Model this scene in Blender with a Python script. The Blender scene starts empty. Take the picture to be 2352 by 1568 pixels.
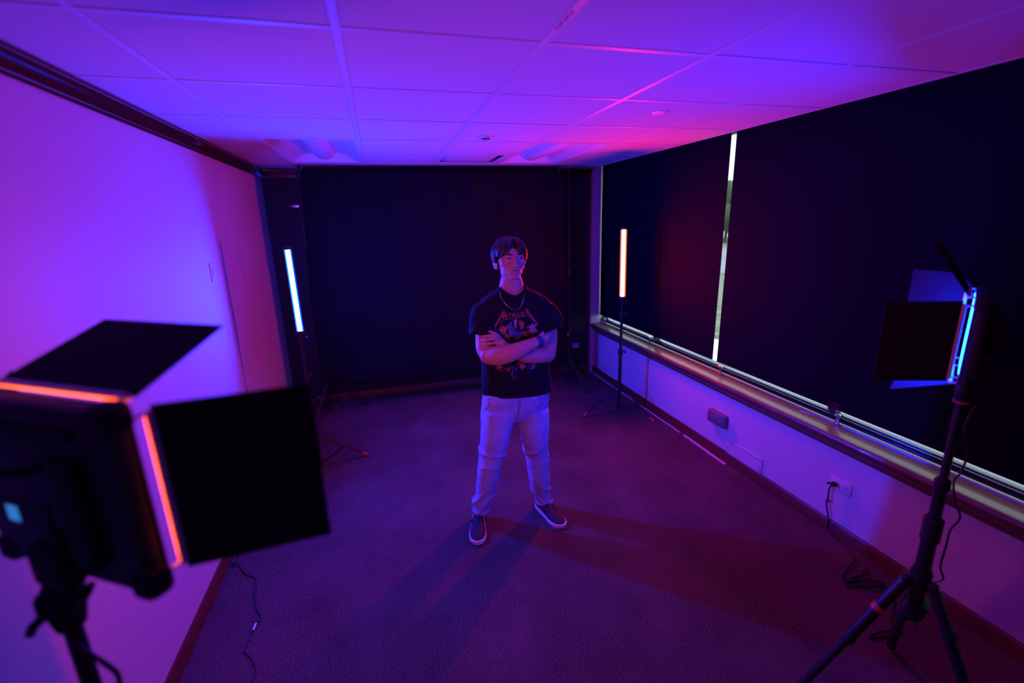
import bpy, bmesh, math, random
import numpy as np
from math import sin, cos, pi, radians
from mathutils import Vector, Matrix, noise
from mathutils.bvhtree import BVHTree
random.seed(7)
sc = bpy.context.scene
COL = sc.collection

# ---------------------------------------------------------------- camera, world, exposure
YAW, PIT, ROL, FPX, HC = 0.2701, 0.2559, 0.0291, 1065.2, 1.85
_f = Vector((sin(YAW)*cos(PIT), cos(YAW)*cos(PIT), -sin(PIT)))
_r = Vector((cos(YAW), -sin(YAW), 0))
_d = _f.cross(_r)
RT = _r*cos(ROL) + _d*sin(ROL)
DN = -_r*sin(ROL) + _d*cos(ROL)
cam_d = bpy.data.cameras.new('camera')
cam = bpy.data.objects.new('camera', cam_d); COL.objects.link(cam)
cam.matrix_world = Matrix(((RT.x, -DN.x, -_f.x, 0), (RT.y, -DN.y, -_f.y, 0), (RT.z, -DN.z, -_f.z, HC), (0, 0, 0, 1)))
cam_d.sensor_width = 36; cam_d.lens = FPX/2352*36; cam_d.clip_start = 0.02
cam_d.dof.use_dof = True; cam_d.dof.focus_distance = 2.8; cam_d.dof.aperture_fstop = 1.0
sc.camera = cam
sc.view_settings.view_transform = 'Standard'; sc.view_settings.look = 'None'
sc.view_settings.gamma = 1; sc.view_settings.exposure = 0.0
sc.view_settings.use_curve_mapping = False
world = bpy.data.worlds.new('world'); sc.world = world; world.use_nodes = True
wn = world.node_tree
for n in list(wn.nodes): wn.nodes.remove(n)
w_out = wn.nodes.new('ShaderNodeOutputWorld'); w_bg = wn.nodes.new('ShaderNodeBackground')
w_bg.inputs[0].default_value = (0.74, 0.86, 1.0, 1); w_bg.inputs[1].default_value = 2.5
wn.links.new(w_bg.outputs[0], w_out.inputs[0])
BLUE_TUBE, ORANGE_TUBE, BLUE_PANEL, ORANGE_PANEL = 2400, 690, 195, 32
BLUE = (0.002, 0.026, 1.0); ORANGE = (1.0, 0.008, 0.003)

def ray(px, py):
    return _f + RT*((px-1176)/FPX) + DN*((py-784)/FPX)
def at_y(px, py, y):
    d = ray(px, py); return d*(y/d.y) + Vector((0, 0, HC))
def at_x(px, py, x):
    d = ray(px, py); return d*(x/d.x) + Vector((0, 0, HC))
def at_z(px, py, z):
    d = ray(px, py); return d*((z-HC)/d.z) + Vector((0, 0, HC))

# ---------------------------------------------------------------- materials
def mat(name, col, rough=0.6, metal=0, spec=0.5, bump=None, var=None, coat=0, emis=None, sheen=0):
    m = bpy.data.materials.new(name); m.use_nodes = True
    t = m.node_tree; b = t.nodes['Principled BSDF']
    b.inputs['Base Color'].default_value = (*col, 1); b.inputs['Roughness'].default_value = rough
    b.inputs['Metallic'].default_value = metal; b.inputs['Specular IOR Level'].default_value = spec
    b.inputs['Coat Weight'].default_value = coat; b.inputs['Sheen Weight'].default_value = sheen
    tc = t.nodes.new('ShaderNodeTexCoord')
    def nz(scale, detail=4, stretch=None):
        n = t.nodes.new('ShaderNodeTexNoise'); n.inputs['Scale'].default_value = scale; n.inputs['Detail'].default_value = detail
        if stretch:
            mp = t.nodes.new('ShaderNodeMapping'); mp.inputs['Scale'].default_value = stretch
            t.links.new(tc.outputs['Object'], mp.inputs[0]); t.links.new(mp.outputs[0], n.inputs['Vector'])
        else: t.links.new(tc.outputs['Object'], n.inputs['Vector'])
        return n
    if var:   # (scale, amount, stretch)
        n = nz(var[0], 6, var[2] if len(var) > 2 else None)
        r = t.nodes.new('ShaderNodeValToRGB')
        k = var[1]
        r.color_ramp.elements[0].position = 0.3; r.color_ramp.elements[1].position = 0.7
        r.color_ramp.elements[0].color = (*[c*(1-k) for c in col], 1); r.color_ramp.elements[1].color = (*[min(1, c*(1+k)) for c in col], 1)
        t.links.new(n.outputs['Fac'], r.inputs[0]); t.links.new(r.outputs[0], b.inputs['Base Color'])
    if bump:  # (scale, strength, distance, stretch)
        n = nz(bump[0], 3, bump[3] if len(bump) > 3 else None)
        bp = t.nodes.new('ShaderNodeBump'); bp.inputs['Strength'].default_value = bump[1]; bp.inputs['Distance'].default_value = bump[2]
        t.links.new(n.outputs['Fac'], bp.inputs['Height']); t.links.new(bp.outputs[0], b.inputs['Normal'])
    if emis:
        b.inputs['Emission Color'].default_value = (*emis[0], 1); b.inputs['Emission Strength'].default_value = emis[1]
    return m

M = {}
M['wall'] = mat('painted_wall', (0.58, 0.57, 0.56), 0.6, bump=(90, 0.25, 0.004), spec=0.3)
M['dark_wall'] = mat('dark_painted_wall', (0.035, 0.03, 0.03), 0.7, bump=(90, 0.25, 0.004), spec=0.3)
M['tile'] = mat('acoustic_tile', (0.60, 0.59, 0.58), 0.9, bump=(160, 0.35, 0.003), var=(220, 0.05), spec=0.1)
M['tee'] = mat('white_metal_grid', (0.62, 0.61, 0.62), 0.5, spec=0.4)
M['plenum'] = mat('plenum', (0.02, 0.02, 0.02), 0.9)
M['white'] = mat('white_enamel', (0.72, 0.72, 0.72), 0.4)
M['plastic_white'] = mat('white_plastic', (0.62, 0.6, 0.6), 0.4, var=(30, 0.03))
M['grey_box'] = mat('grey_plastic', (0.16, 0.15, 0.16), 0.5, var=(40, 0.08))
M['mahog'] = mat('mahogany_moulding', (0.07, 0.014, 0.011), 0.13, coat=1.0, var=(8, 0.35, (1.2, 9, 30)))
M['sill'] = mat('wood_sill', (0.17, 0.080, 0.06), 0.36, coat=0.25, var=(5, 0.35, (10, 0.7, 10)))
M['base'] = mat('stained_baseboard', (0.11, 0.022, 0.018), 0.4, var=(6, 0.3, (2, 2, 20)))
M['blind'] = mat('blackout_fabric', (0.0042, 0.0052, 0.0125), 0.9, bump=(700, 0.15, 0.001), spec=0.05)
M['alu'] = mat('aluminium', (0.55, 0.56, 0.6), 0.25, metal=1)
M['frame'] = mat('dark_window_frame', (0.02, 0.025, 0.035), 0.2, spec=0.6)
M['black'] = mat('black_metal', (0.012, 0.012, 0.014), 0.38, var=(60, 0.2))
M['black_matte'] = mat('black_plastic', (0.016, 0.015, 0.018), 0.55, bump=(400, 0.15, 0.001))
M['strip'] = mat('pale_hinge_strip', (0.75, 0.72, 0.7), 0.35, var=(60, .04))
M['door'] = mat('barn_door_black', (0.030, 0.030, 0.034), 0.85, spec=0.08, bump=(400, 0.15, 0.001))
M['rubber'] = mat('black_rubber', (0.01, 0.01, 0.01), 0.75, var=(50, 0.2))
M['redtip'] = mat('red_plastic', (0.6, 0.05, 0.05), 0.35, var=(50, 0.1))
M['cloth'] = mat('black_muslin', (0.008, 0.008, 0.009), 0.9, bump=(500, 0.2, 0.001), spec=0.1, var=(3, 0.15))
M['cord'] = mat('black_cord', (0.008, 0.008, 0.009), 0.5, var=(80, 0.2))
M['skin'] = mat('skin', (0.52, 0.27, 0.22), 0.5, spec=0.3, bump=(350, 0.06, 0.001), var=(35, 0.06))
M['lip'] = mat('lip', (0.47, 0.25, 0.21), 0.4, var=(80, 0.1))
M['hair'] = mat('dark_hair', (0.028, 0.018, 0.013), 0.36, spec=0.5, bump=(60, 0.5, 0.002, (9, 9, 1)))
M['eye'] = mat('eye_white', (0.5, 0.48, 0.46), 0.2, var=(90, 0.05))
M['iris'] = mat('iris', (0.03, 0.02, 0.015), 0.15, var=(90, 0.2))
M['shirt'] = mat('black_cotton', (0.010, 0.010, 0.012), 0.85, spec=0.15, bump=(600, 0.2, 0.001), sheen=0.03, var=(14, 0.2))
M['denim'] = mat('light_denim', (0.34, 0.40, 0.62), 0.8, bump=(900, 0.25, 0.001), var=(9, 0.22), spec=0.2)
M['seam'] = mat('denim_seam', (0.16, 0.19, 0.26), 0.8, var=(30, 0.2))
M['canvas'] = mat('black_canvas', (0.02, 0.021, 0.025), 0.75, bump=(800, 0.3, 0.001), var=(20, 0.2))
M['sole'] = mat('white_rubber', (0.68, 0.64, 0.62), 0.5, var=(30, 0.05))
M['steel'] = mat('steel_chain', (0.7, 0.7, 0.72), 0.25, metal=1)
M['band'] = mat('dark_band', (0.03, 0.06, 0.12), 0.5, var=(60, 0.3))
M['p_red'] = mat('print_red', (0.42, 0.045, 0.05), 0.8, var=(120, 0.3))
M['p_orange'] = mat('print_orange', (0.45, 0.19, 0.10), 0.8, var=(120, 0.3))
M['p_blue'] = mat('print_blue', (0.06, 0.08, 0.20), 0.8, var=(120, 0.3))
M['p_pale'] = mat('print_pale', (0.34, 0.30, 0.36), 0.8, var=(120, 0.3))
M['ink'] = mat('stamp_ink', (0.05, 0.05, 0.08), 0.8, var=(120, 0.3))
M['screen'] = mat('lcd_screen', (0.02, 0.03, 0.05), 0.2, emis=((0.03, 0.22, 0.62), 0.8))
M['clear'] = None
M['grass'] = mat('lawn', (0.20, 0.22, 0.13), 0.9, var=(4, 0.5))
M['concrete'] = mat('pale_concrete', (0.82, 0.82, 0.80), 0.9, var=(2, 0.10))
M['asphalt'] = mat('asphalt', (0.28, 0.29, 0.30), 0.9, var=(3, 0.4))
M['leafy'] = mat('leaf_green', (0.06, 0.10, 0.035), 0.9, var=(3, 0.5))
M['bark'] = mat('bark', (0.09, 0.06, 0.04), 0.9, var=(8, 0.3))

# carpet: short loop pile, flecked, ribbed
m = bpy.data.materials.new('carpet'); m.use_nodes = True; t = m.node_tree; b = t.nodes['Principled BSDF']
tc = t.nodes.new('ShaderNodeTexCoord')
n1 = t.nodes.new('ShaderNodeTexNoise'); n1.inputs['Scale'].default_value = 150; n1.inputs['Detail'].default_value = 3
mp = t.nodes.new('ShaderNodeMapping'); mp.inputs['Scale'].default_value = (1.0, 1.6, 1); mp.inputs['Rotation'].default_value = (0, 0, 0.25)
t.links.new(tc.outputs['Object'], mp.inputs[0]); t.links.new(mp.outputs[0], n1.inputs['Vector'])
n2 = t.nodes.new('ShaderNodeTexNoise'); n2.inputs['Scale'].default_value = 3; n2.inputs['Detail'].default_value = 4
t.links.new(tc.outputs['Object'], n2.inputs['Vector'])
mx = t.nodes.new('ShaderNodeMath'); mx.operation = 'MULTIPLY_ADD'; mx.inputs[1].default_value = 0.2
t.links.new(n2.outputs['Fac'], mx.inputs[0]); t.links.new(n1.outputs['Fac'], mx.inputs[2])
rp = t.nodes.new('ShaderNodeValToRGB'); rp.color_ramp.elements[0].position = 0.46; rp.color_ramp.elements[1].position = 0.74
rp.color_ramp.elements[0].color = (0.016, 0.012, 0.013, 1); rp.color_ramp.elements[1].color = (0.185, 0.14, 0.135, 1)
t.links.new(mx.outputs[0], rp.inputs[0]); t.links.new(rp.outputs[0], b.inputs['Base Color'])
bp = t.nodes.new('ShaderNodeBump'); bp.inputs['Strength'].default_value = 0.8; bp.inputs['Distance'].default_value = 0.006
t.links.new(n1.outputs['Fac'], bp.inputs['Height']); t.links.new(bp.outputs[0], b.inputs['Normal'])
b.inputs['Roughness'].default_value = 0.95; b.inputs['Specular IOR Level'].default_value = 0.1
M['carpet'] = m

def glassy(name, tint, refl):
    m = bpy.data.materials.new(name); m.use_nodes = True; t = m.node_tree
    for n in list(t.nodes):
        if n.type != 'OUTPUT_MATERIAL': t.nodes.remove(n)
    o = t.nodes['Material Output']
    tr = t.nodes.new('ShaderNodeBsdfTransparent'); tr.inputs[0].default_value = (*tint, 1)
    gl = t.nodes.new('ShaderNodeBsdfGlossy'); gl.inputs['Roughness'].default_value = 0.03
    mi = t.nodes.new('ShaderNodeMixShader'); mi.inputs[0].default_value = refl
    t.links.new(tr.outputs[0], mi.inputs[1]); t.links.new(gl.outputs[0], mi.inputs[2]); t.links.new(mi.outputs[0], o.inputs[0])
    return m
M['glass'] = glassy('window_glass', (0.92, 0.95, 0.96), 0.06)
M['clear'] = glassy('clear_acrylic', (0.86, 0.86, 0.9), 0.12)

def emit(name, col, strength):
    m = bpy.data.materials.new(name); m.use_nodes = True; t = m.node_tree
    for n in list(t.nodes):
        if n.type != 'OUTPUT_MATERIAL': t.nodes.remove(n)
    e = t.nodes.new('ShaderNodeEmission'); e.inputs[0].default_value = (*col, 1); e.inputs[1].default_value = strength
    t.links.new(e.outputs[0], t.nodes['Material Output'].inputs[0]); return m
def shell(name, col, strength):   # frosted outer sleeve of a light tube: lets the core through, glow added to imitate the coloured fringe
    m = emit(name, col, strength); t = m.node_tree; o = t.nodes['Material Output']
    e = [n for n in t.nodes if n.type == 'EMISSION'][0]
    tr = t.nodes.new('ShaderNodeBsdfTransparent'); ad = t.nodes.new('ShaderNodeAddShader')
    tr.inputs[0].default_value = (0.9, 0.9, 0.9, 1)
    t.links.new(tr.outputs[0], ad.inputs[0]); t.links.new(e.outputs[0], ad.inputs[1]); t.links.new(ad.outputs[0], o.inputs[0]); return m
M['e_blue'] = emit('blue_led', BLUE, BLUE_TUBE); M['e_orange'] = emit('orange_led', ORANGE, ORANGE_TUBE)
M['e_blue_side'] = emit('blue_led_edge', BLUE, BLUE_TUBE*.38); M['e_orange_side'] = emit('orange_led_edge', ORANGE, ORANGE_TUBE*.38)
M['s_blue'] = shell('blue_glow_sleeve', (0.0, 0.045, 1.0), 1.2); M['s_orange'] = shell('orange_glow_sleeve', (1.0, 0.12, 0.01), 1.1)
M['e_pblue'] = emit('blue_panel_led', (0.001, 0.014, 1.0), BLUE_PANEL); M['e_porange'] = emit('orange_panel_led', (1.0, 0.085, 0.002), ORANGE_PANEL)

# ---------------------------------------------------------------- mesh helpers
ORG = {}
def V(*a): return Vector(a)
class MB:
    def __init__(s): s.bm = bmesh.new(); s.mi = 0
    def face(s, vs):
        try:
            f = s.bm.faces.new(vs); f.material_index = s.mi; f.smooth = True; return f
        except ValueError: return None
    def box(s, c, size, rot=None, bev=0.0):
        bm2 = bmesh.new(); bmesh.ops.create_cube(bm2, size=1)
        bmesh.ops.scale(bm2, vec=size, verts=bm2.verts)
        if bev: bmesh.ops.bevel(bm2, geom=list(bm2.edges), offset=bev, segments=2, affect='EDGES', profile=0.5)
        mm = Matrix.Translation(Vector(c)) @ (rot.to_4x4() if rot is not None else Matrix.Identity(4))
        s._merge(bm2, mm); return s
    def _merge(s, bm2, mm):
        mp = {}
        for v in bm2.verts: mp[v] = s.bm.verts.new(mm @ v.co)
        for f in bm2.faces:
            nf = s.bm.faces.new([mp[v] for v in f.verts]); nf.material_index = s.mi; nf.smooth = False
        bm2.free()
    def loft(s, rings, cap=True, closed=True):
        vr = [[s.bm.verts.new(p) for p in r] for r in rings]
        for a, b in zip(vr[:-1], vr[1:]):
            n = len(a)
            for i in range(n if closed else n-1): s.face([a[i], a[(i+1) % n], b[(i+1) % n], b[i]])
        if cap:
            for r, fl in ((vr[0], True), (vr[-1], False)):
                c = s.bm.verts.new(sum((v.co for v in r), Vector())/len(r))
                n = len(r)
                for i in range(n): s.face([c, r[(i+1) % n], r[i]] if fl else [c, r[i], r[(i+1) % n]])
        return s
    def tube(s, pts, rads, n=12, cap=True, flat=1.0, up=None):
        pts = [Vector(p) for p in pts]
        if not hasattr(rads, '__len__'): rads = [rads]*len(pts)
        rings = []; u = None
        for i, p in enumerate(pts):
            d = (pts[min(i+1, len(pts)-1)] - pts[max(i-1, 0)]).normalized()
            if u is None:
                u = Vector(up) if up else (Vector((0, 0, 1)) if abs(d.z) < 0.9 else Vector((1, 0, 0)))
            u = (u - d*u.dot(d)).normalized(); w = d.cross(u)
            rings.append([p + (u*cos(2*pi*k/n)*flat + w*sin(2*pi*k/n))*rads[i] for k in range(n)])
        return s.loft(rings, cap)
    def cyl(s, a, b, r, r2=None, n=16): return s.tube([a, b], [r, r if r2 is None else r2], n)
    def prism(s, poly, off):
        off = Vector(off); a = [s.bm.verts.new(Vector(p)) for p in poly]; b = [s.bm.verts.new(Vector(p)+off) for p in poly]
        n = len(a)
        for f in ([a[::-1], b] + [[a[i], a[(i+1) % n], b[(i+1) % n], b[i]] for i in range(n)]):
            g = s.bm.faces.new(f); g.material_index = s.mi
        return s
    def ball(s, c, r, seg=16, scale=(1, 1, 1), rot=None):
        bm2 = bmesh.new(); bmesh.ops.create_uvsphere(bm2, u_segments=seg, v_segments=max(6, seg//2), radius=r)
        bmesh.ops.scale(bm2, vec=scale, verts=bm2.verts)
        mm = Matrix.Translation(Vector(c)) @ (rot.to_4x4() if rot is not None else Matrix.Identity(4))
        n0 = len(s.bm.faces); s._merge(bm2, mm); s.bm.faces.ensure_lookup_table()
        for f in s.bm.faces[n0:]: f.smooth = True
        return s
    def mesh(s, name):
        bmesh.ops.recalc_face_normals(s.bm, faces=s.bm.faces)
        me = bpy.data.meshes.new(name); s.bm.to_mesh(me); s.bm.free(); return me
def smooth_by_angle(me, ang=35):
    bm = bmesh.new(); bm.from_mesh(me)
    for f in bm.faces: f.smooth = True
    for e in bm.edges:
        if len(e.link_faces) == 2 and e.calc_face_angle(0) > radians(ang): e.smooth = False
    bm.to_mesh(me); bm.free()
def obj(name, mb, m, parent=None, auto=True):
    me = mb if isinstance(mb, bpy.types.Mesh) else mb.mesh(name)
    ms = m if isinstance(m, (list, tuple)) else [m]
    for x in ms: me.materials.append(x)
    if auto: smooth_by_angle(me)
    o = bpy.data.objects.new(name, me); COL.objects.link(o)
    if parent is not None:
        og = ORG[parent.name]; me.transform(Matrix.Translation(-og)); o.parent = parent; ORG[o.name] = og
    else:
        co = [v.co for v in me.vertices]
        og = Vector(((min(c.x for c in co)+max(c.x for c in co))/2, (min(c.y for c in co)+max(c.y for c in co))/2, min(c.z for c in co)))
        me.transform(Matrix.Translation(-og)); o.location = og; ORG[o.name] = og
    return o
def tag(o, label=None, cat=None, group=None, kind=None):
    if label: o['label'] = label
    if cat: o['category'] = cat
    if group: o['group'] = group
    if kind: o['kind'] = kind
    return o
def thing(name, loc, label, cat, group=None, kind=None):
    o = bpy.data.objects.new(name, None); COL.objects.link(o); o.location = loc; o.empty_display_size = 0.1
    ORG[o.name] = Vector(loc); return tag(o, label, cat, group, kind)
def struct(name, mb, m, label, cat): return tag(obj(name, mb, m), label, cat, kind='structure')
def bez(pts, n=8):   # catmull-rom through points
    P = [Vector(p) for p in pts]; out = []
    for i in range(len(P)-1):
        a, b, c, d = P[max(i-1, 0)], P[i], P[i+1], P[min(i+2, len(P)-1)]
        for k in range(n):
            t = k/n
            out.append(0.5*((2*b)+(c-a)*t+(2*a-5*b+4*c-d)*t*t+(3*b-a-3*c+d)*t**3))
    return out + [P[-1]]

# ---------------------------------------------------------------- room
XL, XR, YB, YF, ZC = -1.0, 2.43, 5.08, -3.6, 2.377
YM, YD = (YF+YB)/2, YB-YF
XP = 2.36                       # where the ceiling stops before the blind pocket
struct('floor', MB().box((0.75, YM, -0.05), (3.7, YD+.3, 0.1)), M['carpet'], 'dark flecked low pile carpet across the whole room', 'floor')
wl = struct('wall_left', MB().box((XL-0.06, YM, 1.2), (0.12, YD, 2.5)), M['wall'], 'pale textured wall on the side of the blue tube light', 'wall')
struct('wall_back', MB().box((0.75, YB+0.06, 1.2), (3.7, 0.12, 2.5)), M['dark_wall'], 'dark painted wall behind the black backdrop', 'wall')
struct('wall_front', MB().box((0.75, YF-0.06, 1.2), (3.7, 0.12, 2.5)), M['dark_wall'], 'dark wall behind the viewpoint', 'wall')
b = MB().box((XR+0.09, YM, 0.26), (0.18, YD, 0.52))
b.box((XR+0.085, 5.055, 1.49), (0.17, 0.05, 1.94))
b.box((XR+0.09, -3.45, 1.49), (0.18, .3, 1.94))
b.box((XR+0.165, YM, 2.44), (0.03, YD, 0.05))
b.box((XR-0.0225, 5.055, 1.19), (0.045, 0.05, 2.376))
struct('wall_right', b, M['wall'], 'pale low wall and jamb under and beside the blinds', 'wall')

# ceiling: lay-in tiles in a metal grid
ceil = struct('ceiling', MB().box(((XL+XR)/2+.03, YM, 2.485), (XR-XL+.30, YD+.24, 0.05)), M['plenum'], 'dropped ceiling of square acoustic tiles in a grid', 'ceiling')
G, X0, Y0 = 0.6085, -0.6630, 1.5375
xs = [XL] + [X0+i*G for i in range(5)] + [XP]
ys = [YF] + [Y0+j*G for j in range(-8, 6)] + [5.05]
tw = 0.024
b = MB().box((0, 0, 0.008), (1, 1, 0.016), bev=0)
tile_me = None
skip = set()
for i in (1, 4):
    for j in range(len(ys)-1):
        if abs(ys[j]-(Y0+3*G)) < .01 or abs(ys[j]-(Y0+4*G)) < .01: skip.add((i, j))
for j in range(len(ys)-1):
    if abs(ys[j]-(Y0+4*G)) < .01: skip.add((3, j))
for i in range(len(xs)-1):
    for j in range(len(ys)-1):
        if (i, j) in skip: continue
        w, h = xs[i+1]-xs[i]-0.006, ys[j+1]-ys[j]-0.006
        if w < 0.05 or h < 0.02: continue
        if tile_me is None:
            bb = MB(); bb.box((0, 0, 0), (1, 1, 0.014), bev=0.003)
            tile_me = bb.mesh('ceiling_tile'); tile_me.materials.append(M['tile'])
        o = bpy.data.objects.new('ceiling_tile', tile_me); COL.objects.link(o); o.parent = ceil
        tilt = (random.uniform(-.0006, .0006), random.uniform(-.0006, .0006))
        o.location = Vector(((xs[i]+xs[i+1])/2, (ys[j]+ys[j+1])/2, ZC+0.0096+random.uniform(0, .0004))) - ORG[ceil.name]
        o.rotation_euler = (tilt[0], tilt[1], 0); o.scale = (w, h, 1)
for x in xs[1:-1]:
    b = MB(); b.box((x, YM, ZC+0.0012), (tw, YD-.04, 0.0024)); b.box((x, YM, ZC+0.02), (0.004, YD-.04, 0.036)); obj('ceiling_rail', b, M['tee'], ceil)
for x in (XL+0.012, XP-0.011):
    obj('ceiling_edge_rail', MB().box((x, YM, ZC+0.0012), (0.022, YD-.04, 0.0024)).box((x + (0.009 if x > 0 else -0.009), YM, ZC+0.02), (0.003, YD-.04, 0.036)), M['tee'], ceil)
cross = {}
for j, y in enumerate(ys[1:-1]):
    for i in range(len(xs)-1):
        w = xs[i+1]-xs[i]-tw
        if (i, j+1) in skip and (i, j) in skip: continue
        k = round(w, 3)
        if k not in cross:
            me = MB().box((0, 0, 0), (w, tw*0.9, 0.0022)).box((0, 0, .018), (w, .004, .036)).mesh('cross_rail'); me.materials.append(M['tee']); cross[k] = me
        o = bpy.data.objects.new('cross_rail', cross[k]); COL.objects.link(o); o.parent = ceil
        o.location = Vector(((xs[i]+xs[i+1])/2, y, ZC+0.0016)) - ORG[ceil.name]
# faded stamp on the third rail near the top of the picture
b = MB()
for k in range(9):
    y = 1.30+k*0.014; b.box((X0+2*G-0.002+0.003*sin(k*2.1), y, ZC-0.0003), (0.010, 0.007, 0.0004))
obj('stamped_marks', b, M['ink'], ceil)

# recessed ceiling lights (off), 2x4 basket troffers
def troffer(i, label):
    xa, xb = xs[i]+0.012, xs[i+1]-0.012; ya, yb = Y0+3*G+0.012, Y0+5*G-0.012; xc = (xa+xb)/2
    t = thing('ceiling_light', (xc, (ya+yb)/2, ZC), label, 'ceiling light', 'recessed basket lights in the ceiling')
    b = MB(); H = 0.072
    prof = []
    w = xb-xa
    for k in range(13):
        u = k/12; prof.append((xa+0.01+u*0.20, ZC+0.002+H*sin(u*pi/2)))
    for k in range(13):
        u = 1-k/12; prof.append((xb-0.01-u*0.20, ZC+0.002+H*sin(u*pi/2)))
    rr = []
    for y, s in ((ya+0.012, 0.0), (ya+0.05, 1), (yb-0.05, 1), (yb-0.012, 0.0)):
        rr.append([Vector((x, y, ZC+0.002+(z-ZC-0.002)*s)) for x, z in prof])
    b.loft(rr, cap=False, closed=False); obj('reflector', b, M['white'], t)
    b = MB()
    for (cx, cy, sx, sy) in ((xa+.007, (ya+yb)/2, .014, yb-ya-.032), (xb-.007, (ya+yb)/2, .014, yb-ya-.032), (xc, ya+.008, w, .016), (xc, yb-.008, w, .016)):
        b.box((cx, cy, ZC+0.003), (sx, sy, 0.006))
    obj('frame', b, M['white'], t)
    b = MB(); R = 0.088; rings = []
    for y, s in ((ya+.02, .98), (ya+.05, 1.0), (yb-.16, 1), (yb-.10, 0.97), (yb-.065, .85), (yb-.045, .6), (yb-.04, .2)):
        rings.append([Vector((xc+R*s*cos(a), y, ZC+0.076-0.066*s*sin(a))) for a in [pi*k/16 for k in range(17)]])
    b.loft(rings, cap=False, closed=False); obj('lamp_basket', b, M['white'], t)
troffer(1, 'recessed ceiling light with curved basket nearest the blue tube light')
troffer(4, 'recessed ceiling light with curved basket nearest the orange tube light')
# air diffuser
xa, xb, ya, yb = xs[3]+.012, xs[4]-.012, Y0+4*G+.012, Y0+5*G-.012
t = thing('air_diffuser', ((xa+xb)/2, (ya+yb)/2, ZC), 'square ceiling air diffuser with dark slots between the two ceiling lights', 'air vent')
b = MB()
for (cx, cy, sx, sy) in ((xa+.02, (ya+yb)/2, .04, yb-ya-.08), (xb-.02, (ya+yb)/2, .04, yb-ya-.08), ((xa+xb)/2, ya+.02, xb-xa, .04), ((xa+xb)/2, yb-.02, xb-xa, .04)):
    b.box((cx, cy, ZC+0.003), (sx, sy, 0.006))
obj('frame', b, M['white'], t)
b = MB(); b.box(((xa+xb)/2, (ya+yb)/2, ZC+0.06), (xb-xa, yb-ya, .004)); obj('dark_duct', b, M['plenum'], t)
b = MB(); zc = ZC+0.006; cx, cy = (xa+xb)/2, (ya+yb)/2; w2 = (xb-xa)/2-0.068
b.loft([[Vector((cx+sx*w2*k, cy+sy*w2*k, z)) for sx, sy in ((-1, -1), (1, -1), (1, 1), (-1, 1))] for k, z in ((1.0, zc+.018), (1.0, zc+.012), (.9, zc+.002), (.9, zc))])
obj('plaque', b, M['white'], t)
def disc(name, c, r, h, label, cat):
    t = thing(name, c, label, cat)
    rings = [[Vector(c)+Vector((r*k*cos(2*pi*a/24), r*k*sin(2*pi*a/24), -z)) for a in range(24)] for k, z in ((1, -.004), (1, h*.6), (.9, h), (.5, h*1.05))]
    obj('cover', MB().loft(rings), M['white'], t); return t
t = disc('ceiling_detector', (0.742, 3.18, ZC+.004), 0.046, 0.012, 'small round white detector on the ceiling in front of the air diffuser', 'detector')
obj('sensor_ring', MB().loft([[Vector((0.742+r*cos(2*pi*a/24), 3.18+r*sin(2*pi*a/24), z)) for a in range(24)] for r, z in ((.03, ZC-.010), (.03, ZC-.013), (.018, ZC-.013))]), M['grey_box'], t)
t = disc('ceiling_cover_plate', (1.505, 2.36, ZC+.004), 0.045, 0.006, 'flat round cover plate on the ceiling above the window gap', 'cover plate')
for k in (-1, 1): obj('screw', MB().cyl((1.505+k*.028, 2.36, ZC-.002), (1.505+k*.028, 2.36, ZC-.0045), .004, n=10), M['alu'], t)

# mouldings, baseboards
def sweep_y(prof, y0, y1): return MB().loft([[Vector((x, y, z)) for x, z in prof] for y in (y0, y1)])
def sweep_x(prof, x0, x1): return MB().loft([[Vector((x, y, z)) for y, z in prof] for x in (x0, x1)])
crown = [(0, 2.298), (.007, 2.298), (.011, 2.304), (.011, 2.312), (.013, 2.320), (.020, 2.333), (.029, 2.345), (.036, 2.352), (.040, 2.360), (.040, 2.368), (.043, 2.372), (.043, 2.377), (0, 2.377)]
struct('trim_1', sweep_y([(XL+x, z) for x, z in crown], YF, YB), M['mahog'], 'glossy dark wood crown moulding along the pale wall', 'moulding')
struct('trim_2', sweep_x([(YB-x, z) for x, z in crown[::-1]], XL, XR-.045), M['mahog'], 'dark wood crown moulding above the black backdrop', 'moulding')
bb = [(0, 0), (.016, 0), (.016, .012), (.014, .018), (.014, .068), (.010, .075), (.007, .082), (0, .082)]
bq = [(.014, 0), (.026, 0), (.024, .010), (.014, .020)]
struct('baseboard_left', sweep_y([(XL+x, z) for x, z in bb], YF, YB), M['base'], 'dark red stained baseboard along the pale wall', 'baseboard')
struct('baseboard_back', sweep_x([(YB-x, z) for x, z in bb[::-1]], XL, XR), M['base'], 'dark stained baseboard below the black backdrop', 'baseboard')
struct('baseboard_right', sweep_y([(XR-x, z) for x, z in bb[::-1]], YF, YB), M['base'], 'dark red stained baseboard under the window wall', 'baseboard')
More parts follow.
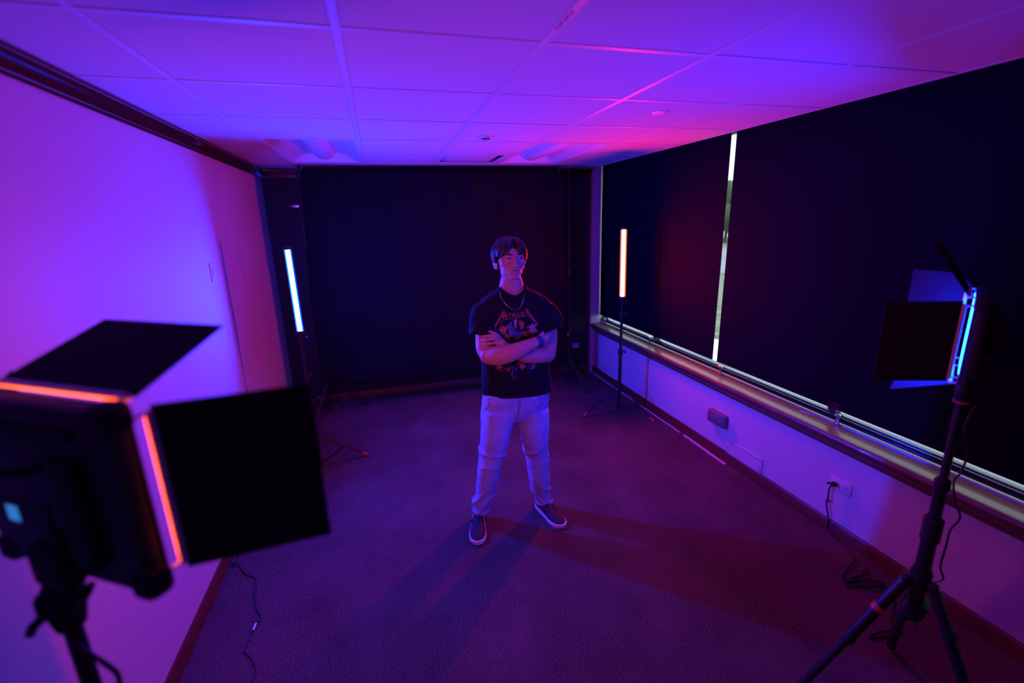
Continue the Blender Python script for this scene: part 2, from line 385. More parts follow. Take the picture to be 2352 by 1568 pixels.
# pale strip lying along the foot of the baseboard
for (p, q, w, name, lab) in (((1362, 850), (1567, 992), .010, 'floor_strip', 'thin pale trim strip lying at the foot of the baseboard behind the orange light stand'), ((1573, 998), (1666, 1066), .020, 'floor_strip', 'wider pale trim strip end lying on the carpet in front of the wall grille')):
    a, c = at_z(*p, .004), at_z(*q, .004); a.x = min(a.x, 2.398); c.x = min(c.x, 2.396); d = (c-a).normalized(); s = Vector((d.y, -d.x, 0))
    bm_ = MB(); n = 14; rings = []
    for k in range(n+1):
        pp = a+(c-a)*(k/n); pp = pp+s*(.002*sin(k*2.3))
        rings.append([pp-s*w/2+V(0, 0, -.004), pp+s*w/2+V(0, 0, -.004), pp+s*w/2+V(0, 0, .003), pp+s*w*.1+V(0, 0, .004), pp-s*w*.1+V(0, 0, .002), pp-s*w/2+V(0, 0, .003)])
    tag(obj(name, bm_.loft(rings), M['plastic_white']), lab, 'trim strip', 'loose trim strips along the window wall')

# window: frame, panes, sill, blinds
win = thing('window_1', (2.58, 2.3, 0.6), 'long window behind the blackout blinds', 'window', kind='structure')
YW0, YW1 = -3.3, 5.03
sp = [(2.60, .515), (2.60, .615), (2.405, .615), (2.392, .612), (2.385, .604), (2.383, .594), (2.388, .586), (2.400, .582), (2.404, .574), (2.405, .560), (2.412, .548), (2.420, .540), (2.424, .528), (2.428, .515)]
obj('window_sill', sweep_y(sp, YW0, YW1+.012), M['sill'], win)
obj('bottom_rail', MB().box((2.565, (YW0+YW1)/2, .653), (.05, YW1-YW0, .048), bev=.004).box((2.532, (YW0+YW1)/2, .664), (.014, YW1-YW0, .010), bev=.002).box((2.532, (YW0+YW1)/2, .645), (.014, YW1-YW0, .008), bev=.002), M['frame'], win)
obj('metal_angle', MB().box((2.528, (YW0+YW1)/2, .6185), (.008, YW1-YW0, .003)).box((2.532, (YW0+YW1)/2, .621), (.002, YW1-YW0, .007)), M['alu'], win)
obj('top_rail', MB().box((2.57, (YW0+YW1)/2, 2.44), (.06, YW1-YW0, .06)), M['frame'], win)
for y in (5.02, 2.92+1.0, 2.0, 0.9, -.43, -1.8, -3.28):
    obj('mullion', MB().box((2.58, y, 1.55), (.05, .045, 1.76)), M['frame'], win)
for ya, yb in ((-.43, .9), (.9, 2.0), (2.0, 3.92), (3.92, 5.02), (-1.8, -.43), (-3.28, -1.8)):
    obj('pane', MB().box((2.585, (ya+yb)/2, 1.55), (.006, yb-ya-.04, 1.76)), M['glass'], win)
br = [at_x(1491, 778, 2.51), at_x(1655, 842, 2.51), at_x(1925, 950, 2.51), at_x(1388, 737, 2.51)]
for p in br:
    b = MB(); b.box((2.515, p.y, .655), (.010, .026, .072), bev=.002); b.box((2.508, p.y, .635), (.020, .030, .006), bev=.001); b.cyl((2.50, p.y-.01, .685), (2.50, p.y+.01, .685), .008)
    obj('bracket', b, M['alu'], win)
p = at_x(1913, 940, 2.485)
obj('clear_tab', MB().box((2.482, p.y, .735), (.003, .075, .06), bev=.0008), M['clear'], win)

def blind(ya, yb, label):
    t = thing('roller_blind', (2.505, (ya+yb)/2, .70), label, 'blind', 'blackout roller blinds over the window')
    n, mm = 24, 30; b = MB(); gr = []
    for side in (0, 1):
        for i in range(mm+1):
            z = .724+(2.44-.724)*i/mm; row = []
            for j in range(n+1):
                y = ya+(yb-ya)*j/n
                x = 2.505+side*.0012+.004*sin(y*2.1+.8)*sin((z-.7)*1.3)+.0015*noise.noise((y*3, z*3, 4))
                row.append(b.bm.verts.new((x, y, z)))
            gr.append(row)
    for i in range(mm):
        for j in range(n):
            b.face([gr[i][j], gr[i][j+1], gr[i+1][j+1], gr[i+1][j]])
            k = mm+1; b.face([gr[k+i][j+1], gr[k+i][j], gr[k+i+1][j], gr[k+i+1][j+1]])
    k = mm+1
    for j in range(n):
        b.face([gr[0][j+1], gr[0][j], gr[k][j], gr[k][j+1]]); b.face([gr[mm][j], gr[mm][j+1], gr[k+mm][j+1], gr[k+mm][j]])
    for i in range(mm):
        b.face([gr[i][0], gr[i+1][0], gr[k+i+1][0], gr[k+i][0]]); b.face([gr[i+1][n], gr[i][n], gr[k+i][n], gr[k+i+1][n]])
    obj('fabric', b, M['blind'], t)
    obj('hem_bar', MB().box((2.506, (ya+yb)/2, .726), (.010, yb-ya-.004, .022), bev=.003), M['blind'], t)
    obj('roller', MB().cyl((2.525, ya+.005, 2.435), (2.525, yb-.005, 2.435), .022), M['black_matte'], t)
yg0, yg1 = at_x(1697, 301, 2.505).y, at_x(1683, 301, 2.505).y
ygap = ((at_x(1697, 301, 2.505).y+at_x(1642, 830, 2.505).y)/2, (at_x(1683, 301, 2.505).y+at_x(1634, 828, 2.505).y)/2)
blind(ygap[1], 5.022, 'black roller blind behind the orange tube light')
blind(-3.28, ygap[0], 'wide black roller blind behind the blue lit panel light')

# outside, seen through the slit and under the blinds
tag(obj('lawn', MB().box((26.7, 10, -1.05), (38, 80, .1)), M['grass']), 'green lawn outside the window', 'lawn', kind='structure')
tag(obj('path', MB().box((5.0, 10, -1.04), (4.6, 80, .12), bev=.02), M['concrete']), 'pale concrete path along the outside of the window', 'path', kind='structure')
tag(obj('road', MB().box((22, 10, -.98), (12, 80, .08)), M['asphalt']), 'grey road beyond the lawn outside the window', 'road', kind='structure')
random.seed(5)
for k in range(1):
    x, y, h = 34, 40.5, 5.4
    t = thing('tree', (x, y, -1), 'leafy green tree across the road outside the window', 'tree')
    obj('trunk', MB().tube([(x, y, -1), (x+.1, y, h*.45-1)], [.22, .14], 8), M['bark'], t)
    b = MB()
    for q in range(9): b.ball((x+random.uniform(-1.3, 1.3), y+random.uniform(-1.3, 1.3), h*.62-1+random.uniform(-1.2, 1.4)), random.uniform(.9, 1.4), 10)
    obj('crown', b, M['leafy'], t)

a, c = at_z(1838, 943, .617), at_z(1870, 953, .617)  # thin pale tube standing in for a streak of light on the sill
tag(obj('glint_sliver', MB().tube([a, c], .0025, 8), M['plastic_white']), 'thin pale stick in place of a light glint on the wooden window sill', 'sliver')

# ---------------------------------------------------------------- wall fittings
def on_right(py_, pz, w, h, d=.006): return MB().box((XR-d/2, py_, pz), (d, w, h), bev=min(.002, d*.3))
t = thing('power_outlet', (XR, 1.772, .32), 'white duplex power outlet with a black plug beside the right tripod', 'outlet')
obj('cover_plate', on_right(1.772, .320, .125, .074), M['plastic_white'], t)
for dy in (.024, -.024):
    rg = [[Vector((XR-.006-dx, 1.772+dy+.016*s*cos(a), .32+.014*s*sin(a))) for a in [2*pi*k/20 for k in range(20)]] for dx, s in ((0, 1), (.002, 1), (.002, .9))]
    r_ = obj('receptacle', MB().loft(rg), M['plastic_white'], t)
    b = MB()
    for dz in (-.006, .006): b.box((XR-.0085, 1.772+dy, .320+dz), (.001, .009, .0025))
    b.cyl((XR-.008, 1.772+dy-.010, .32), (XR-.009, 1.772+dy-.010, .32), .003, n=10); obj('slot', b, M['rubber'], r_)
t = thing('power_outlet', (XR, 3.83, .314), 'small white outlet on the blue wall behind the orange stand', 'outlet')
obj('cover_plate', on_right(3.83, .314, .075, .118), M['plastic_white'], t)
for dz in (.025, -.025): obj('receptacle', on_right(3.83, .314+dz, .03, .032, .008), M['plastic_white'], t)
t = thing('power_outlet', (2.214, YB, .341), 'white outlet on the dark wall beside the black backdrop', 'outlet')
obj('cover_plate', MB().box((2.214, YB-.003, .341), (.085, .006, .066), bev=.002), M['plastic_white'], t)
for dx in (-.02, .02): obj('receptacle', MB().box((2.214+dx, YB-.005, .341), (.03, .008, .03), bev=.002), M['plastic_white'], t)
yb_ = 2.79
t = thing('junction_box', (XR, yb_, .31), 'grey rectangular box mounted on the wall under the sill', 'wall box')
obj('body', MB().box((XR-.018, yb_, .312), (.036, .185, .098), bev=.006), M['grey_box'], t)
obj('base_plate', MB().box((XR-.003, yb_, .312), (.006, .195, .104), bev=.002), M['grey_box'], t)
obj('end_cap', MB().box((XR-.018, yb_-.094, .312), (.030, .012, .088), bev=.003), M['grey_box'], t)

def grille(yc, zc, w, h, n, label):
    t = thing('wall_grille', (XR, yc, zc-h/2), label, 'air vent')
    b = MB(); e = .034
    for (dy, dz, sy, sz) in ((0, h/2-.012, w, .024), (0, -h/2+.012, w, .024), (w/2-e/2, 0, e, h-.048), (-w/2+e/2, 0, e, h-.048)):
        b.box((XR-.004, yc+dy, zc+dz), (.008, sy, sz), bev=.0015)
    obj('frame', b, M['wall'], t)
    obj('recess', MB().box((XR-.0008, yc, zc), (.0015, w-.05, h-.03)), M['plenum'], t)
    for k in range(n):
        z = zc-h/2+.03+(h-.06)*k/(n-1)
        obj('slat', MB().box((XR-.004, yc, z), (.011, w-2*e+.004, .0022), rot=Matrix.Rotation(radians(-38), 3, 'Y')), M['wall'], t)
    for dy in (-1, 1): obj('screw', MB().cyl((XR-.008, yc+dy*(w/2-.014), zc), (XR-.0095, yc+dy*(w/2-.014), zc), .0035, n=8), M['alu'], t)
grille(2.505, .125, .345, .135, 8, 'white louvred wall grille low under the grey wall box')
grille(4.60, .15, .36, .15, 8, 'white louvred wall grille in the blue corner behind the orange stand')
t = thing('light_switch', (XL, 3.278, 1.587), 'flat switch plate on the pale wall beside the blue tube light', 'switch')
obj('cover_plate', MB().box((XL+.003, 3.278, 1.587), (.006, .072, .116), bev=.002), M['wall'], t)
obj('rocker', MB().box((XL+.007, 3.278, 1.587), (.006, .032, .064), bev=.002), M['wall'], t)

# ---------------------------------------------------------------- stands
def light_stand(x, y, feet_dir, rfoot, hub, top, label, group, red=True, r0=.0165, secs=None, name='light_stand', knobs=None, bot=.05, tip='redtip', knob_dir=(0.8, -.6)):
    t = thing(name, (x, y, 0), label, 'light stand', group)
    secs = secs or [(bot, .62, r0), (.62, .98, r0*.8), (.98, top, r0*.62)]
    for a, b_, r in secs: obj('pole', MB().cyl((x, y, a), (x, y, b_), r), M['black'], t)
    for a, b_, r in secs[:-1]:
        c = obj('collar', MB().cyl((x, y, b_-.022), (x, y, b_+.018), r*1.45).cyl((x, y, b_-.034), (x, y, b_-.022), r*1.2, r*1.45), M['black_matte'], t)
    for z in (knobs or [s[1] for s in secs[:-1]]):
        kx, ky = knob_dir
        obj('knob', MB().cyl((x, y, z), (x+kx*.035, y+ky*.035, z), .005).cyl((x+kx*.03, y+ky*.03, z), (x+kx*.05, y+ky*.05, z), .011, .014), M['redtip' if red else 'black_matte'], t)
    obj('hub', MB().cyl((x, y, hub-.022), (x, y, hub+.022), r0*1.5).box((x, y, hub), (.07, .022, .026)), M['black_matte'], t)
    obj('lower_collar', MB().cyl((x, y, bot-.008), (x, y, bot+.022), r0*1.4), M['black_matte'], t)
    a0 = math.atan2(feet_dir[1], feet_dir[0])
    for k in range(3):
        a = a0+k*2*pi/3; d = Vector((cos(a), sin(a), 0)); top_p = Vector((x, y, hub))+d*.03; foot = Vector((x, y, .009))+d*rfoot
        leg = obj('leg', MB().tube([top_p, foot], [.0105, .0095], 10, flat=.8), M['black'], t)
        mid = top_p+(foot-top_p)*.52
        s = d.cross(V(0, 0, 1))
        st = MB()
        for q in (-1, 1): st.tube([Vector((x, y, bot+.008))+d*.022+s*.007*q, mid+s*.007*q], .0042, 8)
        obj('strut', st, M['black'], t)
        obj('rubber_foot', MB().tube([foot+(top_p-foot)*.11, foot+V(0, 0, .001)], [.0125, .0115], 10), M[tip], leg)
    return t
OX, OY, BX, BY = 2.112, 3.789, -.600, 3.56
light_stand(OX, OY, (1.747-OX, 3.79-OY), .37, .276, 1.08, 'black tripod stand holding the orange tube light by the window', 'tripod stands under the tube lights', red=False)
light_stand(BX, BY, (.347, .122), .368, .29, 1.06, 'black tripod stand holding the blue tube light by the backdrop', 'tripod stands under the tube lights', red=False, secs=[(.05, .5, .0165), (.5, .8, .013), (.8, 1.04, .010)])

def tube_light(x, y, z0, z1, face, em, sl, label, lean=(0, 0), half=radians(112)):
    t = thing('tube_light', (x, y, z0-.06), label, 'tube light', 'upright tube lights on stands')
    R_, n = .0205, 40; ax = Vector((lean[0], lean[1], 1)).normalized()
    def ring(z, r, a0, a1, k):
        c = Vector((x, y, z0))+ax*(z-z0)
        return [c+Vector((r*cos(a0+(a1-a0)*i/k), r*sin(a0+(a1-a0)*i/k), 0)) for i in range(k+1)]
    b = MB().loft([ring(z, R_*.80, face-half, face+half, 28) for z in (z0+.012, z1-.012)], cap=False, closed=False)
    for k, f in enumerate(b.bm.faces): f.material_index = 0 if 7 <= k < 21 else 1      # the LEDs shine mostly forward
    obj('lamp_core', b, em, t)
    obj('frosted_glow_sleeve', MB().loft([ring(z, R_*1.32, face-half, face+half, 28) for z in (z0+.012, z1-.012)], cap=False, closed=False), sl, t)
    b = MB(); A, B_ = face+half, face+2*pi-half
    rg = []
    for z in (z0+.006, z1-.006): rg.append(ring(z, R_*1.32, A, B_, 14)+ring(z, R_*.7, A, B_, 14)[::-1])
    b.loft(rg); obj('black_back', b, M['black_matte'], t)
    for z, dz in ((z0, .016), (z1, -.016)):
        c = Vector((x, y, z0))+ax*(z-z0)
        obj('end_cap', MB().cyl(c-ax*dz*.4, c+ax*dz, R_*1.36, n=24), M['black_matte'], t)
    b = MB().cyl((x, y, z0-.062), (x, y, z0-.004), .009).cyl((x, y, z0-.05), (x, y, z0-.03), .016)
    b.cyl((x, y, z0-.04), (x+.04, y-.015, z0-.032), .0045).ball((x+.043, y-.016, z0-.032), .009, 10); obj('spigot', b, M['black'], t)
    return t
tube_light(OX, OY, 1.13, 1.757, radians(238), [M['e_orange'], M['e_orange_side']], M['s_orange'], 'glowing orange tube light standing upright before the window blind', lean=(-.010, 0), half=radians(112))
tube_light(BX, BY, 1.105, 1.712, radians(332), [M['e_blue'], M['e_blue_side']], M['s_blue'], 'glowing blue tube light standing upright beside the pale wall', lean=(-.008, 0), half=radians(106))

# backdrop stands, crossbar, cloth
YBD = 4.72
light_stand(-.635, YBD, (.393, .1), .40, .30, 2.36, 'black tripod backdrop stand at the edge of the cloth behind the blue tube light', 'stands carrying the backdrop', secs=[(.04, .60, .0165), (.60, 1.27, .014), (1.27, 2.33, .011)], bot=.04, name='backdrop_stand', tip='rubber', knob_dir=(.95, -.3))
light_stand(1.972, YBD, (.071, -.394), .40, .30, 2.36, 'black tripod backdrop stand at the edge of the cloth behind the man', 'stands carrying the backdrop', secs=[(.04, .60, .0165), (.60, 1.29, .014), (1.29, 2.33, .011)], bot=.04, name='backdrop_stand', tip='rubber', knob_dir=(-.5, -.8))
obj_bar = tag(obj('backdrop_crossbar', MB().cyl((-.68, YBD, 2.325), (2.0, YBD, 2.325), .011).cyl((.6, YBD, 2.325), (.66, YBD, 2.325), .014), M['black']), 'black crossbar carrying the cloth under the dark moulding', 'crossbar')
b = MB(); nx, nz_ = 130, 90; front = []
def cloth_pt(u, v, off=0):
    z = 2.342-(2.342-.27)*v + (.10*(1-u)**6)*v
    xl = -.605-.062*min(1, v*1.15); xr = 1.93+.018*sin(v*3)-.02*v
    x = xl+(xr-xl)*u + .010*sin(v*9+u*2)*(1 if u < .03 or u > .97 else .3)
    g = math.exp(-v*5)
    y = YBD-.035 - .012*v + .011*g*sin(u*70+2*noise.noise((u*5, v*2, 1))) + .018*noise.noise((u*4, v*2.2, 2)) + .007*noise.noise((u*13, v*5, 3))
    y += .012*math.exp(-((v-.06-.25*abs(u-.33))**2)*400)*math.exp(-((u-.33)/.12)**2) + .012*math.exp(-((v-.88)/.03)**2)*noise.noise((u*6, 0, 5))*2
    y -= .05*math.exp(-((1-u)/.05)**2)*.5*(1+sin(v*14))*.4
    if v < .03: y = y*(v/.03)+(YBD-.0165)*(1-v/.03)
    return Vector((x, y+off, z))
fr = [[b.bm.verts.new(cloth_pt(i/nx, j/nz_)) for i in range(nx+1)] for j in range(nz_+1)]
bk = [[b.bm.verts.new(cloth_pt(i/nx, j/nz_, .0025)) for i in range(nx+1)] for j in range(nz_+1)]
for j in range(nz_):
    for i in range(nx):
        b.face([fr[j][i], fr[j+1][i], fr[j+1][i+1], fr[j][i+1]]); b.face([bk[j][i], bk[j][i+1], bk[j+1][i+1], bk[j+1][i]])
for i in range(nx):
    b.face([fr[0][i], fr[0][i+1], bk[0][i+1], bk[0][i]]); b.face([fr[nz_][i+1], fr[nz_][i], bk[nz_][i], bk[nz_][i+1]])
for j in range(nz_):
    b.face([fr[j+1][0], fr[j][0], bk[j][0], bk[j+1][0]]); b.face([fr[j][nx], fr[j+1][nx], bk[j+1][nx], bk[j][nx]])
tag(obj('backdrop_cloth', b, M['cloth'], auto=False), 'black muslin backdrop hung from the crossbar behind the man', 'backdrop')
def clamp(x, z, rx, label):
    t = thing('spring_clamp', (x, YBD-.045, z-.05), label, 'clamp', 'spring clamps on the backdrop')
    for s in (-1, 1):
        obj('jaw', MB().tube([(x, YBD-.02+s*.02, z+.035), (x, YBD-.02+s*.022, z), (x+.012*s, YBD-.02+s*.035, z-.05)], [.007, .011, .008], 8), M['black_matte'], t)
    obj('spring', MB().cyl((x-.012, YBD-.02, z), (x+.012, YBD-.02, z), .012), M['alu'], t)
clamp(-.60, 2.335, 0, 'black spring clamp at the top of the backdrop nearest the pale wall')
clamp(1.85, 2.335, 0, 'black spring clamp at the top of the backdrop nearest the window')
p = at_y(677, 473, YBD-.02)
t = thing('stand_clip', p, 'small shiny clip hanging off the backdrop stand above the blue tube light', 'clip')
obj('clip_body', MB().box(p+V(.006, 0, 0), (.064, .014, .024), bev=.004), M['alu'], t)
obj('clip_handle', MB().box(p+V(-.045, 0, -.002), (.045, .012, .018), bev=.004), M['black_matte'], t)

# ---------------------------------------------------------------- panel lights
def rect_plate(b, c4, th, nrm):
    n = Vector(nrm).normalized()*th; b.prism([Vector(c) for c in c4], n); return b
def panel(az, C, w, h, dep, em, label, doors, extra):
    n = Vector((sin(radians(az)), cos(radians(az)), 0)); r = Vector((n.y, -n.x, 0)); u = V(0, 0, 1)
    rot = Matrix((r, n, u)).transposed(); HR = .0072 if w > .3 else .006
    t = thing('led_panel_light', C, label, 'panel light')
    L = lambda a, b_, c: Vector(C)+r*a+n*b_+u*c        # right, forward, up
    b = MB().box(L(0, -dep/2, 0), (w, dep, h), rot=rot, bev=.006)
    obj('housing', b, M['black_matte'], t)
    obj('light_face', MB().box(L(0, .0030, 0), (w-.022, .004, h-.022), rot=rot), em, t)
    b = MB()
    for (a, c, sa, sc_) in ((0, h/2-.006, w, .012), (0, -h/2+.006, w, .012), (w/2-.006, 0, .012, h), (-w/2+.006, 0, .012, h)):
        b.box(L(a, .002, c), (sa, .004, sc_), rot=rot)
    obj('bezel', b, M['black_matte'], t)
    for sx in (-1, 1):
        for sz in (-1, 1):
            obj('corner_guard', MB().box(L(sx*(w/2-.014), -dep/2, sz*(h/2-.014)), (.052, dep+.012, .052), rot=rot, bev=.014), M['rubber'], t)
    for side, (ln, ang, fl, hh) in doors.items():
        # hinge line just in front of the bezel
        if side in ('right', 'left'):
            s = 1 if side == 'right' else -1
            h0, h1 = L(s*(w/2+.004), .026, hh/2), L(s*(w/2+.004), .026, -hh/2)
            d = (r*s*sin(radians(ang))+n*cos(radians(ang))); e = u
        else:
            s = 1 if side == 'top' else -1
            h0, h1 = L(hh/2, .020, s*(h/2+.004)), L(-hh/2, .020, s*(h/2+.004))
            d = (u*s*sin(radians(ang))+n*cos(radians(ang))); e = r
        nn = d.cross(e).normalized()
        c4 = [h0+d*.004, h1+d*.004, h1+d*ln-e*fl, h0+d*ln+e*fl]
        if extra and side in extra: c4 = [h0+d*u_+e*v_ for u_, v_ in extra[side]]
        b = MB(); rect_plate(b, c4, .0018, nn)
        o = obj('barn_door', b, M['door'], t)
        ax = (h1-h0).normalized()
        b = MB().cyl(h0+ax*.012, h1-ax*.012, HR, n=12)
        for q in (h0+ax*.014, h1-ax*.014): b.cyl(q, q-d*.006-n*.018, .003, n=8).ball(q, .006, 10)
        obj('hinge', b, M['strip'], o)
    return t, L, rot, n, r

# near panel (orange), seen from behind
az = 33.5; n_ = Vector((sin(radians(az)), cos(radians(az)), 0)); r_ = Vector((n_.y, -n_.x, 0))
w_, h_ = .372, .315
C1 = Vector((-.372, .806, 1.437)) - r_*(w_/2+.004) - n_*.024
tp, L, rot, n_, r_ = panel(az, C1, w_, h_, .034, M['e_porange'], 'black panel light close by with orange lit hinges, seen from behind',
    {'right': (.235, 52, 0, .30), 'top': (.20, 22, -.01, .345), 'left': (.12, 55, 0, .30)}, 0)
# back details
b = MB()
hp = [(-.13, -.034, .085), (-.13, -.062, .085), (-.115, -.072, .062), (.01, -.072, .058), (.025, -.062, .058), (.03, -.034, .06)]
obj('handle', MB().tube([L(*p) for p in hp], .0085, 10), M['rubber'], tp)
obj('raised_rib', MB().box(L(-.02, -.038, .115), (.26, .012, .016), rot=rot, bev=.004), M['rubber'], tp)
obj('battery_mount', MB().box(L(.085, -.044, -.02), (.055, .022, .19), rot=rot, bev=.005), M['rubber'], tp)
obj('display', MB().box(L(-.108, -.0362, -.055), (.030, .004, .030), rot=rot, bev=.001), M['screen'], tp)
obj('control_plate', MB().box(L(-.075, -.0355, -.06), (.13, .003, .06), rot=rot, bev=.001), M['black_matte'], tp)
obj('indicator', MB().ball(L(-.07, -.038, -.02), .004, 8), M['redtip'], tp)
obj('dial', MB().cyl(L(.02, -.034, -.085), L(.02, -.054, -.085), .022), M['rubber'], tp)
PX, PY = -.598, .880
b = MB().box(L(.0, -.050, -.125), (.085, .035, .075), rot=rot, bev=.008)
obj('mount_plate', b, M['rubber'], tp)
def knobbed_head(x, y, z, label, grp):
    t = thing('stand_head', (x, y, z), label, 'mount', grp)
    return t
# stand of the near panel
ts = thing('light_stand', (PX, PY, 0), 'black light stand under the close panel light with its cable', 'light stand', None)
for a, b_, r in ((.05, .75, .0165), (.75, 1.20, .0145)): obj('pole', MB().cyl((PX, PY, a), (PX, PY, b_), r), M['black'], ts)
for z in (.75,): obj('collar', MB().cyl((PX, PY, z-.03), (PX, PY, z+.02), .024), M['black_matte'], ts)
obj('tilt_head', MB().tube([(PX, PY, 1.165), (PX, PY, 1.20), (PX, PY, 1.235), (PX+.012, PY+.004, 1.27), (PX+.03, PY+.012, 1.30)], [.022, .029, .030, .028, .022], 14).box((PX, PY-.004, 1.225), (.058, .05, .05), bev=.01), M['rubber'], ts)
obj('lever', MB().tube([(PX+.02, PY-.012, 1.228), (PX+.046, PY-.022, 1.236), (PX+.060, PY-.024, 1.256)], [.010, .009, .007], 10), M['rubber'], ts)
obj('lever', MB().tube([(PX-.02, PY-.012, 1.205), (PX-.042, PY-.016, 1.190), (PX-.050, PY-.016, 1.175)], [.009, .008, .008], 10), M['rubber'], ts)
obj('hub', MB().cyl((PX, PY, .28), (PX, PY, .32), .026), M['black_matte'], ts)
for k in range(3):
    a = radians(80+120*k); d = Vector((cos(a), sin(a), 0))
    leg = obj('leg', MB().tube([Vector((PX, PY, .30))+d*.03, Vector((PX, PY, .01))+d*.37], .0105, 10), M['black'], ts)
    obj('strut', MB().tube([Vector((PX, PY, .07))+d*.02, Vector((PX, PY, .155))+d*.205], .005, 8), M['black'], ts)
    obj('rubber_foot', MB().tube([Vector((PX, PY, .035))+d*.34, Vector((PX, PY, .0105))+d*.372], .0125, 10), M['rubber'], leg)
cp = [(PX+.008, PY-.02, 1.14), (PX+.02, PY-.02, 1.12), (PX+.05, PY-.03, 1.09), (PX+.062, PY-.03, 1.06), (PX+.055, PY-.03, 1.02), (PX+.02, PY-.025, .95), (PX+.02, PY-.02, .7), (PX+.03, PY-.03, .3), (PX+.1, PY-.1, .03), (PX+.3, PY-.25, .006)]
obj('power_cable', MB().tube(bez(cp, 8), .0045, 8), M['cord'], tp)

# far panel (blue), seen edge on
az = -30; n2 = Vector((sin(radians(az)), cos(radians(az)), 0)); r2 = Vector((n2.y, -n2.x, 0))
w2_, h2_ = .28, .275
C2 = Vector((1.733, .98, 1.4375)) + r2*(w2_/2+.004) - n2*.022
def door_outline(side, ang, pxs):      # measured corners of a flared door, in (out along the door, along the hinge) from the hinge end
    if side == 'right': h0 = C2+r2*(w2_/2+.004)+n2*.022+V(0, 0, .131); d, e = r2*sin(radians(ang))+n2*cos(radians(ang)), V(0, 0, 1)
    else: h0 = C2+r2*.125+n2*.022+V(0, 0, h2_/2+.004); d, e = V(0, 0, sin(radians(ang)))+n2*cos(radians(ang)), r2
    nn = d.cross(e); out = []
    for p in pxs:
        q = ray(*p); c = V(0, 0, HC); t_ = (h0-c).dot(nn)/q.dot(nn); x = c+q*t_-h0; out.append((x.dot(d), x.dot(e)))
    return out
DOORS = {'right': door_outline('right', 40, [(2234, 652), (2206, 627), (2101, 618), (2066, 812), (2186, 838)])}
tp2, L2, rot2, n2, r2 = panel(az, C2, w2_, h2_, .034, M['e_pblue'], 'black panel light with blue lit barn doors beside the window blind',
    {'left': (.225, 38, 0, .262), 'top': (.19, 58, .055, .25), 'right': (.25, 40, .10, .262), 'bottom': (.155, 20, .0, .27)}, DOORS)
obj('battery', MB().box(L2(0, -.062, .0), (.11, .05, .10), rot=rot2, bev=.006), M['rubber'], tp2)
obj('handle', MB().tube([L2(-.08, -.034, .09), L2(-.08, -.06, .09), L2(.08, -.06, .09), L2(.08, -.034, .09)], .008, 10), M['rubber'], tp2)
obj('mount_plate', MB().box(L2(0, -.045, -.115), (.06, .03, .05), rot=rot2, bev=.006), M['rubber'], tp2)
# tripod
TX, TY = 1.735, .938
tt = thing('tripod', (TX, TY, 0), 'black tripod with a red leg ring under the blue lit panel light', 'tripod')
apex = .575
for a, b_, r in ((.42, .80, .0225), (.80, .965, .0175), (.965, 1.305, .0125)): obj('centre_column', MB().cyl((TX, TY, a), (TX, TY, b_), r, n=20), M['black'], tt)
b = MB()
for z in (.755, .785, .815): b.tube([(TX, TY, z-.017), (TX, TY, z-.012), (TX, TY, z+.010), (TX, TY, z+.015)], [.0235, .028, .028, .0235], 20)
obj('twist_lock', b, M['rubber'], tt)
obj('twist_lock', MB().tube([(TX, TY, .935), (TX, TY, .942), (TX, TY, .972), (TX, TY, .978)], [.018, .0225, .0225, .018], 20), M['rubber'], tt)
obj('crown', MB().cyl((TX, TY, apex-.02), (TX, TY, apex+.035), .031, n=20).cyl((TX, TY, apex+.035), (TX, TY, apex+.05), .026, n=20), M['black'], tt)
obj('ball_head', MB().tube([(TX, TY, 1.255), (TX, TY, 1.265), (TX, TY, 1.30), (TX, TY, 1.305)], [.017, .021, .021, .014], 16).ball((TX, TY, 1.315), .014), M['black'], tt)
obj('accent_ring', MB().cyl((TX, TY, 1.250), (TX, TY, 1.256), .0215, n=20), M['redtip'], tt)
feet = [Vector((1.975, 1.115, .012)), Vector((1.44, 1.085, .012)), Vector((1.76, .62, .012))]
for k, f in enumerate(feet):
    d = (f-Vector((TX, TY, 0))); d.z = 0; d.normalize(); p0 = Vector((TX, TY, apex-.005))+d*.045
    obj('leg_joint', MB().box(Vector((TX, TY, apex))+d*.035, (.034, .026, .034), rot=Matrix.Rotation(math.atan2(d.y, d.x), 3, 'Z'), bev=.005), M['black'], tt)
    ln = f-p0
    leg = obj('leg', MB().tube([p0, p0+ln*.5, p0+ln*.5, f], [.0185, .0185, .0145, .0135], 16), M['black'], tt)
    obj('leg_lock', MB().tube([p0+ln*.47, p0+ln*.48, p0+ln*.52, p0+ln*.53], [.0185, .0215, .0215, .0165], 16), M['rubber'], leg)
    obj('rubber_foot', MB().tube([f-ln*.06, f-ln*.01], [.0165, .0165], 14).ball(f-ln*.01, .0165, 14, (1, 1, .7)), M['rubber'], leg)
    obj('grip_ring', MB().tube([p0+ln*.215, p0+ln*.25], .0205, 16), M['redtip' if k == 1 else 'rubber'], leg)
    if k == 1: leg['label'] = 'tripod leg with the red ring'
pb = Vector((1.815, .975, .40))
t = thing('power_adapter', pb, 'black power adapter brick hanging inside the legs of the right tripod', 'power adapter')
rr = Matrix.Rotation(radians(25), 3, 'Z') @ Matrix.Rotation(radians(20), 3, 'X')
obj('brick', MB().box(pb, (.075, .055, .085), rot=rr, bev=.010), M['black_matte'], t)
obj('strap', MB().box(pb+V(-.03, -.012, .012), (.05, .065, .03), rot=rr, bev=.008), M['rubber'], t)
obj('cable_stub', MB().tube(bez([pb+V(0, 0, -.04), pb+V(.01, -.01, -.07), pb+V(-.02, -.02, -.10)], 5), .0035, 8), M['cord'], t)

